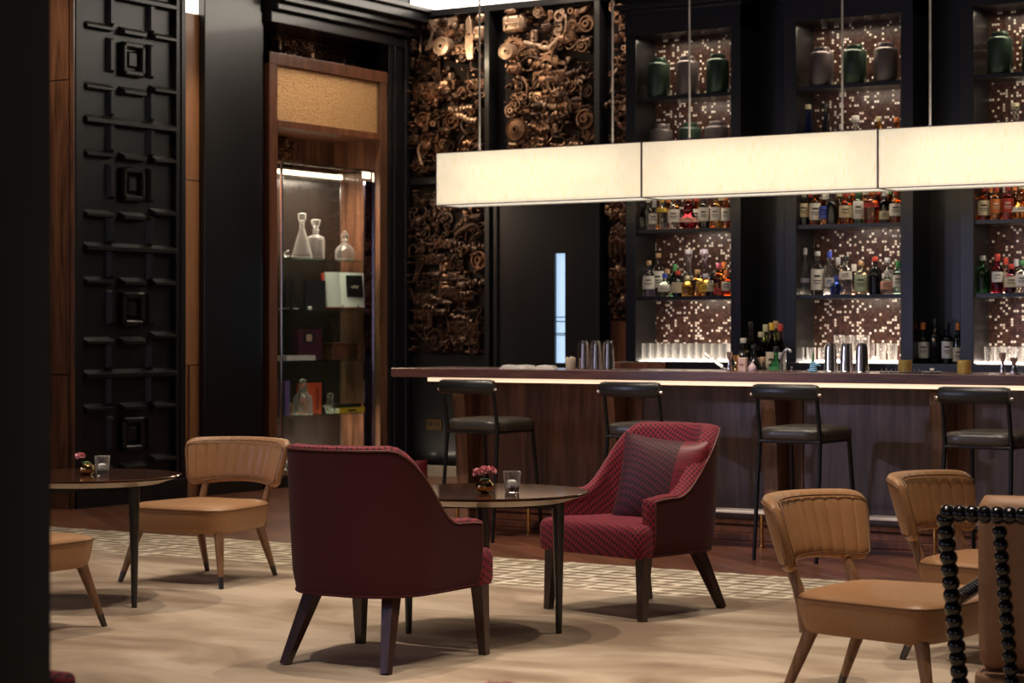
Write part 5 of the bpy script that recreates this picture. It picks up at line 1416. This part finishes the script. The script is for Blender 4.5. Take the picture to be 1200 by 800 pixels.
# cluster of bottles at the work station behind the counter
YK = 12.45; ZK = .93
sbox_t = thing('work_station', (xy_on_y(800, YK)-.1, YK-.32, 0), 0, 'dark under-counter work station behind the bar, mostly hidden by the counter', 'counter')
bm = B(); box(bm, 0, 3.4, 0, .5, 0, ZK-.02, bev=.004); mk('cabinet', bm, 'blackmatte', sbox_t)
bm = B(); box(bm, 0, 3.4, 0, .5, ZK-.02, ZK, bev=.003); mk('steel_top', bm, 'chrome', sbox_t)
def back_item(u, ztop_v, Y=YK):
    x = xy_on_y(u, Y); d = Y/(CS+(u-600)/FPX*SN); return x, EYE+(HY-ztop_v)*d/FPX
wk = 'in the cluster left of the faucet'
for u, v, sh, gl, lab, cap, ds, dy in ((871, 396, 'squat', 'black', None, 'w', 'black bottle with white cap', 0), (880, 377, 'slim', 'dark', None, 'k', 'slender dark bottle with long pourer', .08), (884, 404, 'round', 'black', None, 'k', 'round black bottle', -.06), (892, 389, 'squat', 'dark', 'pk', 'g', 'brown bottle with wide tan label', .06), (897, 380, 'std', 'olive', None, 'g', 'olive bottle with cork pourer', .12),
                                       (904.5, 378, 'std', 'dark', 'c', 'y', 'dark bottle with yellow top', .02), (909, 376, 'std', 'olive', None, 'cork', 'tall olive bottle with cork', .14), (914.5, 379, 'std', 'dark', 'w', 'r', 'dark bottle with red neck, white label', 0), (909.5, 406, 'flask', 'green', 'gr', 'k', 'green bottle with green label', -.10), (894, 418, 'round', 'clear', None, 'cork', 'small clear round bottle', -.08)):
    yy = YK+dy-.1; x, zt_ = back_item(u, v, yy)
    bottle((x, yy, ZK), sh, gl, zt_-ZK, lab, cap, ds+' '+wk, 'work station bottles', lz=(.25, .6))

# ---- canisters
def canister(u, Y, z, col, label, hpx=47):
    x = xy_on_y(u, Y); d = Y/(CS+(u-600)/FPX*SN); s = hpx*d/FPX/.28
    t = thing('tea_canister', (x, Y, z), 0, label, 'canister', 'lidded tea canisters')
    r = .082
    bm = B(); lathe(bm, [(0, 0), (r*.98, 0), (r, .003), (r, .225*s), (r*.985, .232*s), (r*.8, .245*s), (r*.62, .248*s), (0, .248*s)], seg=36); mk('body', bm, 'canister_'+col, t, smooth=40)
    bm = B(); lathe(bm, [(r*.64, .246*s), (r*.66, .248*s), (r*.66, .272*s), (r*.62, .278*s), (r*.3, .28*s), (0, .281*s)], seg=32); mk('lid', bm, 'canister_'+col, t, smooth=40)
YN = YF+.13
for u, col, ds in ((772, 'green', 'left green'), (805.5, 'grey', 'grey'), (841, 'green', 'right green')): canister(u, YN, ZSH[3], col, ds+' tea canister on the top shelf of the left bay')
for u, col, ds in ((963, 'grey', 'left grey'), (1001.5, 'green', 'green'), (1038, 'grey', 'right grey')): canister(u, YN, ZSH[3], col, ds+' tea canister on the top shelf of the middle bay')
for u, col, ds in ((1172, 'green', 'fully visible green'), (1213, 'green', 'green edge of a')): canister(u, YN, ZSH[3], col, ('fully visible green tea canister on the top shelf of the right bay' if u < 1200 else 'green tea canister cut by the right edge on the top shelf'), 51)
for u, col, ds in ((775, 'grey', 'left grey'), (808.5, 'green', 'green'), (839.5, 'grey', 'right grey')): canister(u, YN, ZSH[2], col, ds+' tea canister half hidden by the lamp in the left bay', 46)

# ---- tumblers
def tumbler_proto(name='tumbler', h=.115, r=.034, label='', group=''):
    bm = B(); lathe(bm, [(0, 0), (r*.86, 0), (r*.88, .004), (r, h), (r*.95, h), (r*.84, .014), (0, .012)], seg=12)
    o = mk(name, bm, M_['tumbler_glass'], smooth=12); tag(o, label, 'glass', group); return o
def glass_row(u0, u1, rows, label, group, h=.125, z=ZB+.003, skip=None, rr=.029):
    first = None; xa, xb2 = xf(u0, YF+.1), xf(u1, YF+.1)
    for j, yy in enumerate(rows):
        n = int((xb2-xa)/(rr*2.06)); 
        for k in range(n):
            x = xa+rr+(k+.5*(j % 2))*(xb2-xa-rr*2)/(n-1 if n > 1 else 1)
            if j % 2 and k == n-1: continue
            if first is None: first = tumbler_proto('tumbler', h, rr, label, group); o = first
            else:
                o = first.copy(); COL.objects.link(o)
            o.location = (x, yy, z)
glass_row(748, 855, (YF+.06, YF+.14, YF+.22), 'clear tumbler in the glowing glass row at the foot of the left bay', 'tumblers in the left bay')
glass_row(936, 972, (YF+.06, YF+.14), 'clear tumbler left of the steel tins at the foot of the middle bay', 'tumblers in the middle bay, left part', h=.10)
glass_row(1018, 1054, (YF+.06, YF+.14), 'clear tumbler right of the steel tins at the foot of the middle bay', 'tumblers in the middle bay, right part', h=.13)
glass_row(975, 1016, (YF+.14,), 'clear upturned glass behind the three steel tins', 'glasses behind the tins', h=.185)
glass_row(1156, 1215, (YF+.06, YF+.14), 'clear tumbler at the foot of the right bay', 'tumblers in the right bay', h=.11)

# ---- on the front counter
YT = YC+.28
def cpos(u, dy=0): return Vector((xy_on_y(u, YT+dy), YT+dy, ZC))
def hz(v, u, dy=0): Y = YT+dy; return EYE+(HY-v)*(Y/(CS+(u-600)/FPX*SN))/FPX-ZC
def tin(u, v, label, dy=0, r=.036, group='steel mixing tins'):
    h = hz(v, u, dy)
    t = thing('mixing_tin', cpos(u, dy), 0, label, 'mixing tin', group)
    bm = B(); lathe(bm, [(0, 0), (r*.98, 0), (r*1.02, .003), (r, .008), (r*.80, h*.86), (r*.76, h*.92), (r*.70, h-.006), (r*.66, h), (r*.3, h), (0, h-.003)], seg=28); mk('tin_body', bm, 'steel', t, smooth=35)
    bm = B(); lathe(bm, [(r*1.0, .001), (r*1.05, .004), (r*1.0, .008)], seg=28, cap=False); mk('rolled_rim', bm, 'chrome', t, smooth=60)
for u, nm in ((684.5, 'left'), (699, 'middle'), (713.5, 'right')):
    tin(u, 399, nm+' front steel mixing tin of the three near the candle cup')
    tin(u-2, 400, 'rear steel mixing tin just behind the %s one near the candle cup' % nm, dy=.09)
for u, nm in ((973.5, 'left'), (992, 'middle'), (1010, 'right')):
    tin(u, 402, nm+' of the three big steel mixing tins before the middle bay', r=.042, group='big steel mixing tins')
# cream candle cup
t = thing('candle_cup', cpos(668.5, -.05), 0, 'cream waxy candle cup on the counter left of the steel tins', 'candle')
hh = hz(417, 668, -.05)
bm = B(); lathe(bm, [(0, 0), (.027, 0), (.029, .003), (.035, hh*.85), (.032, hh*.85), (.026, .01), (0, .01)], seg=20); mk('cup', bm, M_['creamcup'] if 'creamcup' in M_ else 'cream', t, smooth=40)
bm = B()
for a in range(7): box(bm, .022*math.cos(a*.9)-.006, .022*math.cos(a*.9)+.006, .022*math.sin(a*.9)-.006, .022*math.sin(a*.9)+.006, .02, hh*(.86+.14*((a*37 % 5)/5)), bev=.002)
mk('wax_shards', bm, 'cream', t)
# folded napkins
for u, dy, rz, ds in ((600, -.06, .2, 'flat folded white napkin at the far left of the counter'), (615, -.02, -.3, 'second folded white napkin left of the cup'), (641, -.06, .1, 'fanned white napkin nearest the candle cup')):
    t = thing('napkin', cpos(u, dy), rz, ds, 'napkin', 'folded napkins on the counter')
    bm = B()
    for k in range(3):
        w = .07-.008*k; z0 = .001+.006*k
        pts = [(-w, -.05), (w, -.045), (w*.85, .05), (-w*.9, .055)]
        lo_ = [bm.verts.new((x, y, z0)) for x, y in pts]; up_ = [bm.verts.new((x*.97, y*.97, z0+.005+.004*(i % 2)+.002*k)) for i, (x, y) in enumerate(pts)]
        bm.faces.new(lo_[::-1]); bm.faces.new(up_)
        for i in range(4): bm.faces.new([lo_[i], lo_[(i+1) % 4], up_[(i+1) % 4], up_[i]])
    mk('folded_cloth', bm, 'white', t)
# jiggers
def jigger(u, v, label, m='steel', dy=0):
    h = hz(v, u, dy); t = thing('jigger', cpos(u, dy), 0, label, 'jigger', 'bar jiggers')
    bm = B(); lathe(bm, [(0, 0), (.019, 0), (.020, .003), (.016, h*.25), (.008, h*.50), (.009, h*.54), (.018, h*.80), (.021, h), (.0195, h), (.009, h*.6), (0, h*.58)], seg=20); mk('double_cup', bm, m, t, smooth=35)
    bm = B(); lathe(bm, [(.009, h*.49), (.0105, h*.52), (.009, h*.55)], seg=16, cap=False); mk('waist_band', bm, 'chrome', t)
jigger(855, 412, 'tall steel jigger beside the strainer'); jigger(862.5, 416, 'brass jigger next to the tall steel one', 'gold', .03)
jigger(1175, 413, 'tall slim steel jigger near the right edge'); jigger(1188, 419, 'short wide steel jigger near the right edge')
# strainer / angled scoop
t = thing('ice_scoop', cpos(842, .02), 0, 'angled steel scoop leaning beside the jiggers', 'scoop')
bm = B(); rows = []
for k in range(9):
    f = k/8; rows.append([(-.085+.12*f+.0*math.cos(a), .022*math.cos(a), .022*math.sin(a)*(1 if a < PI else .3)+.085*(1-f)+.014) for a in [PI*2*j/12 for j in range(12)]])
V = loft(bm, rows, closed_v=True); bm.faces.new(V[0]); bm.faces.new(V[-1]); mk('scoop_body', bm, 'steel', t, smooth=40)
bm = B(); tube(bm, [(.03, 0, .02), (.06, 0, .006)], .006, 8); mk('handle', bm, 'steel', t)
# little carton, pink bulb bottle
t = thing('paper_carton', cpos(870.5, .03), .1, 'small pale pink carton beside the brass jigger', 'carton')
bm = B(); h = hz(419, 870, .03); box(bm, -.024, .024, -.02, .02, 0, h*.9, bev=.002); mk('box', bm, cmat('p', (.62, .42, .36), .6), t); bm = B(); box(bm, -.0245, .0245, -.0205, .0205, h*.9, h, bev=.002); mk('lid', bm, cmat('p', (.70, .55, .48), .6), t)
bm = B(); box(bm, -.012, .012, -.0212, -.0204, h*.4, h*.55); mk('print', bm, cmat('p', (.3, .12, .1), .6), t)
t = thing('salt_cellar', cpos(881.5, .0), 0, 'pale pink onion-shaped pot before the bottle cluster', 'pot')
h = hz(424, 881, 0); bm = B(); lathe(bm, [(0, 0), (.022, 0), (.026, h*.2), (.024, h*.5), (.008, h*.85), (.004, h), (0, h)], seg=18); mk('pot', bm, cmat('p', (.62, .45, .46), .4), t, smooth=50)
bm = B(); lathe(bm, [(.006, h*.88), (.006, h*1.05), (0, h*1.08)], seg=10); mk('lid', bm, 'chrome', t, smooth=50)
# faucet
t = thing('faucet', cpos(915, .45)+Vector((0, 0, ZK-ZC)), .0, 'arched chrome faucet right of the bottle cluster', 'faucet')
bm = B(); H = hz(409, 922, .45)+(ZC-ZK)
P = [(0, 0, 0), (.0, 0, H*.55)]+[(.045-.045*math.cos(a), 0, H*.6+(H*.4)*math.sin(a)) for a in [PI*k/10 for k in range(1, 8)]]
tube(bm, P, .009, 12); mk('spout', bm, 'chrome', t, smooth=60)
bm = B(); lathe(bm, [(.02, 0), (.02, .02), (.012, .03), (.012, .05)], seg=16); mk('base', bm, 'chrome', t, smooth=40)
bm = B(); tube(bm, [(.0, .0, .06), (.03, -.03, .08)], .005, 8); mk('lever', bm, 'chrome', t)
t = thing('tap_knob', cpos(928, .2), 0, 'small chrome knob standing right of the faucet', 'knob')
h = hz(429, 928, .2); bm = B(); lathe(bm, [(.008, 0), (.004, .006), (.004, h*.6), (.010, h*.75), (.010, h), (0, h)], seg=12); mk('knob', bm, 'chrome', t, smooth=40)
# blue pineapple-leaf ornament
t = thing('blue_ribbon_ornament', cpos(953, .02), 0, 'light blue folded paper ornament with a green leaf', 'ornament')
h = hz(416, 953, .02)
bm = B()
rnd = random.Random(4)
for k in range(5):
    z = h*.12*k; r = .027-.002*k
    lathe(bm, [(r*.7, z), (r, z+.006), (r*.85, z+.012), (r*.6, z+.013)], (0, 0, 0), 9)
tube(bm, [(.01, 0, h*.45), (.035, -.01, h*.42), (.05, 0, h*.36)], [.012, .008, .002], 6); tube(bm, [(-.01, 0, h*.1), (-.035, -.01, h*.12)], [.01, .003], 6)
mk('folds', bm, cmat('p', (.20, .42, .62), .6), t)
bm = B(); tube(bm, [(-.002, 0, h*.55), (.0, 0, h*1.0), (.003, 0, hz(410, 953, .02))], [.010, .008, .001], 6); mk('leaf', bm, 'leaf', t)
# brass pots
for u, ds in ((1060.5, 'left brass pot on the counter before the niche'), (1130, 'right brass pot on the counter before the right bay')):
    t = thing('brass_pot', cpos(u, .05), 0, ds, 'pot', 'brass pots'); h = hz(422, u, .05); r = .040
    bm = B(); lathe(bm, [(0, 0), (r*.92, 0), (r, .004), (r, h-.006), (r*1.04, h-.003), (r*1.04, h), (r*.96, h), (r*.93, .008), (0, .006)], seg=32); mk('pot_body', bm, 'brass_soft', t, smooth=40)
    bm = B(); lathe(bm, [(0, h*.6), (r*.9, h*.6)], seg=20, cap=False); mk('filling', bm, 'leaf', t)
# saucer with cup
t = thing('saucer', cpos(1092, -.08), 0, 'white saucer with a small silver cup between the brass pots', 'saucer')
bm = B(); lathe(bm, [(0, 0), (.03, 0), (.058, .010), (.06, .012), (.03, .006), (0, .005)], seg=28); mk('plate', bm, 'white', t, smooth=40)
bm = B(); lathe(bm, [(.012, .005), (.008, .018), (.016, .03), (.016, .034), (0, .034)], seg=16); mk('cup', bm, 'chrome', t, smooth=40)
# row of picks in a holder
t = thing('pick_holder', cpos(1055, -.09), 0, 'low black holder with a row of nine steel picks', 'picks')
bm = B(); box(bm, -.125, .125, -.012, .012, 0, .006, bev=.001); mk('base', bm, 'steel_black', t)
for k in range(9):
    x = -.115+.23*k/8; bm = B(); tube(bm, [(x, 0, .005), (x, 0, .026)], .003, 8); mk('pick', bm, 'chrome', t, smooth=50)
# clear cup at the right edge
for u in (1196.5, 1205):
    t = thing('plastic_cup', cpos(u, 0), 0, 'clear straight cup at the right end of the counter' if u < 1200 else 'clear straight cup just beyond the right frame edge', 'cup')
    h = hz(417, u); bm = B(); lathe(bm, [(0, 0), (.022, 0), (.026, h), (.0245, h), (.021, .006), (0, .005)], seg=18); mk('cup_wall', bm, 'glass', t, smooth=40)
# counter bar mats
t = thing('bar_mat', cpos(1110, -.1), 0, 'thin black bar mat under the saucer and picks', 'mat'); bm = B(); box(bm, -.02, .02, -.02, .02, 0, .0005); bm.free()
bpy.data.objects.remove(t)

# ================================================================== LIGHT
def area(name, loc, size, energy, col, rot=(0, 0, 0), sy=None):
    l = bpy.data.lights.new(name, 'AREA'); l.energy = energy; l.color = col; l.size = size
    if sy: l.shape = 'RECTANGLE'; l.size_y = sy
    o = bpy.data.objects.new(name, l); COL.objects.link(o); o.location = loc; o.rotation_euler = rot; return o
def spot(name, loc, target, energy, ang, col=(1, .80, .58), blend=.5, r=.04):
    l = bpy.data.lights.new(name, 'SPOT'); l.energy = energy; l.color = col; l.spot_size = math.radians(ang); l.spot_blend = blend; l.shadow_soft_size = r
    o = bpy.data.objects.new(name, l); COL.objects.link(o); o.location = loc
    o.rotation_euler = (Vector(target)-Vector(loc)).to_track_quat('-Z', 'Y').to_euler(); return o
def at(r, d, z): return cw(r, d, z)
W_ = (1, .84, .67)
for r, d, e in ((-2.9, 9.9, 420), (-1.3, 11.4, 330), (-.6, 8.7, 420), (.25, 9.4, 300), (1.2, 6.6, 430), (1.7, 9.2, 330), (-1.5, 12.9, 300), (.3, 12.1, 260), (1.9, 11.3, 240), (-1.6, 6.6, 380), (.2, 6.0, 330)):
    spot('ceiling_spot', at(r, d, 4.7), at(r*1.0, d+.1, 0), e*.78, 62, W_)
# cove above the engine wall
area('cove_light', (-8.0, YW-.42, 4.62), 5.5, 60, (1, .86, .72), (math.radians(8), 0, 0), .12)
area('cove_light', (XL+.35, 12.2, 4.7), .3, 16, (1, .78, .55), (0, math.radians(-25), 0), 2.2)
area('header_light', (XL+.22, (Yd0+Yd1)/2, 3.86), .1, 18, (1, .78, .52), (0, math.radians(-50), 0), 1.3)
# daylight from the tall windows far to the left and behind the viewer
area('window_daylight', (-10.2, 2.0, 2.3), 3.0, 24, (.62, .62, 1.0), (math.radians(90), 0, math.radians(-47)), 2.4)
spot('daylight_shaft', (-10.6, 3.2, 2.7), (-3.7, 12.0, .75), 520, 23, (.66, .68, 1.0), .5, .12)
spot('ceiling_spot', at(-.1, 2.9, 4.7), at(-.03, 3.45, 0.6), 420, 26, W_)  # extra spot added to brighten the carnations at the bottom edge
area('opening_light', (XL-.12, (Yd0+Yd1)/2, 3.93), .08, 5, (1, .82, .62), (0, math.radians(50), 0), 1.2)  # fill added to brighten the relief above the header
# spots added to brighten the wood clad pier, honey strip and bar front
spot('wall_washer', (XL-.5, Yc0-1.3, 4.8), (XL-.4, Yc0, 2.6), 120, 60, (1, .76, .52), .8)
spot('wall_washer', (XL+1.2, (Yc1+Yo1)/2, 4.8), (XL, (Yc1+Yo1)/2, 2.6), 130, 30, (1, .76, .52), .8)
for x_ in (-7.4, -6.0, -4.6, -3.2):
    spot('bar_washer', (x_-.6, 8.9, 4.7), (x_, 12.0, .45), 270, 38, (1, .84, .72), .8)
# unseen glowing panes, added behind the viewer to reflect in tins and glasses
M_['window_sky'] = emis('evening_window', (.86, .80, .92), 1.3)
for k, x_ in enumerate((-9.0, -6.2, -3.4, -.6, 2.0)):
    sbox('window_%d' % (k+2), 'window_sky', x_-.45, x_+.45, -2.895, -2.88, .6, 3.4)
# back-bar top lights
for us in bays:
    a, b_ = xf(us[1]), xf(us[2])
    area('bay_light', ((a+b_)/2, YF+.1, 3.42), b_-a-.1, 3.0, (1, .82, .62), (0, 0, 0), .06)

w = bpy.data.worlds.new('world'); SC.world = w; w.use_nodes = True
bg = w.node_tree.nodes['Background']; bg.inputs[0].default_value = (.5, .45, .5, 1); bg.inputs[1].default_value = .05

for o in COL.objects:
    if o.parent is None and o.get('category') in ('chair', 'armchair', 'table', 'vase', 'candle holder', 'cushion'): o.location.z += .004
# ================================================================== CAMERA
cd = bpy.data.cameras.new('camera'); cam_ = bpy.data.objects.new('camera', cd); COL.objects.link(cam_)
cam_.location = (0, 0, EYE); cam_.rotation_euler = (PI/2, 0, PSI)
cd.sensor_width = 36; cd.lens = FPX/1200*36; cd.shift_y = (HY-400)/1200
cd.clip_end = 60
cd.dof.use_dof = True; cd.dof.focus_distance = 8.8; cd.dof.aperture_fstop = 5.6
SC.camera = cam_
vs = SC.view_settings
vs.view_transform = 'Standard'; vs.look = 'None'; vs.gamma = 1; vs.exposure = 0; vs.use_curve_mapping = False
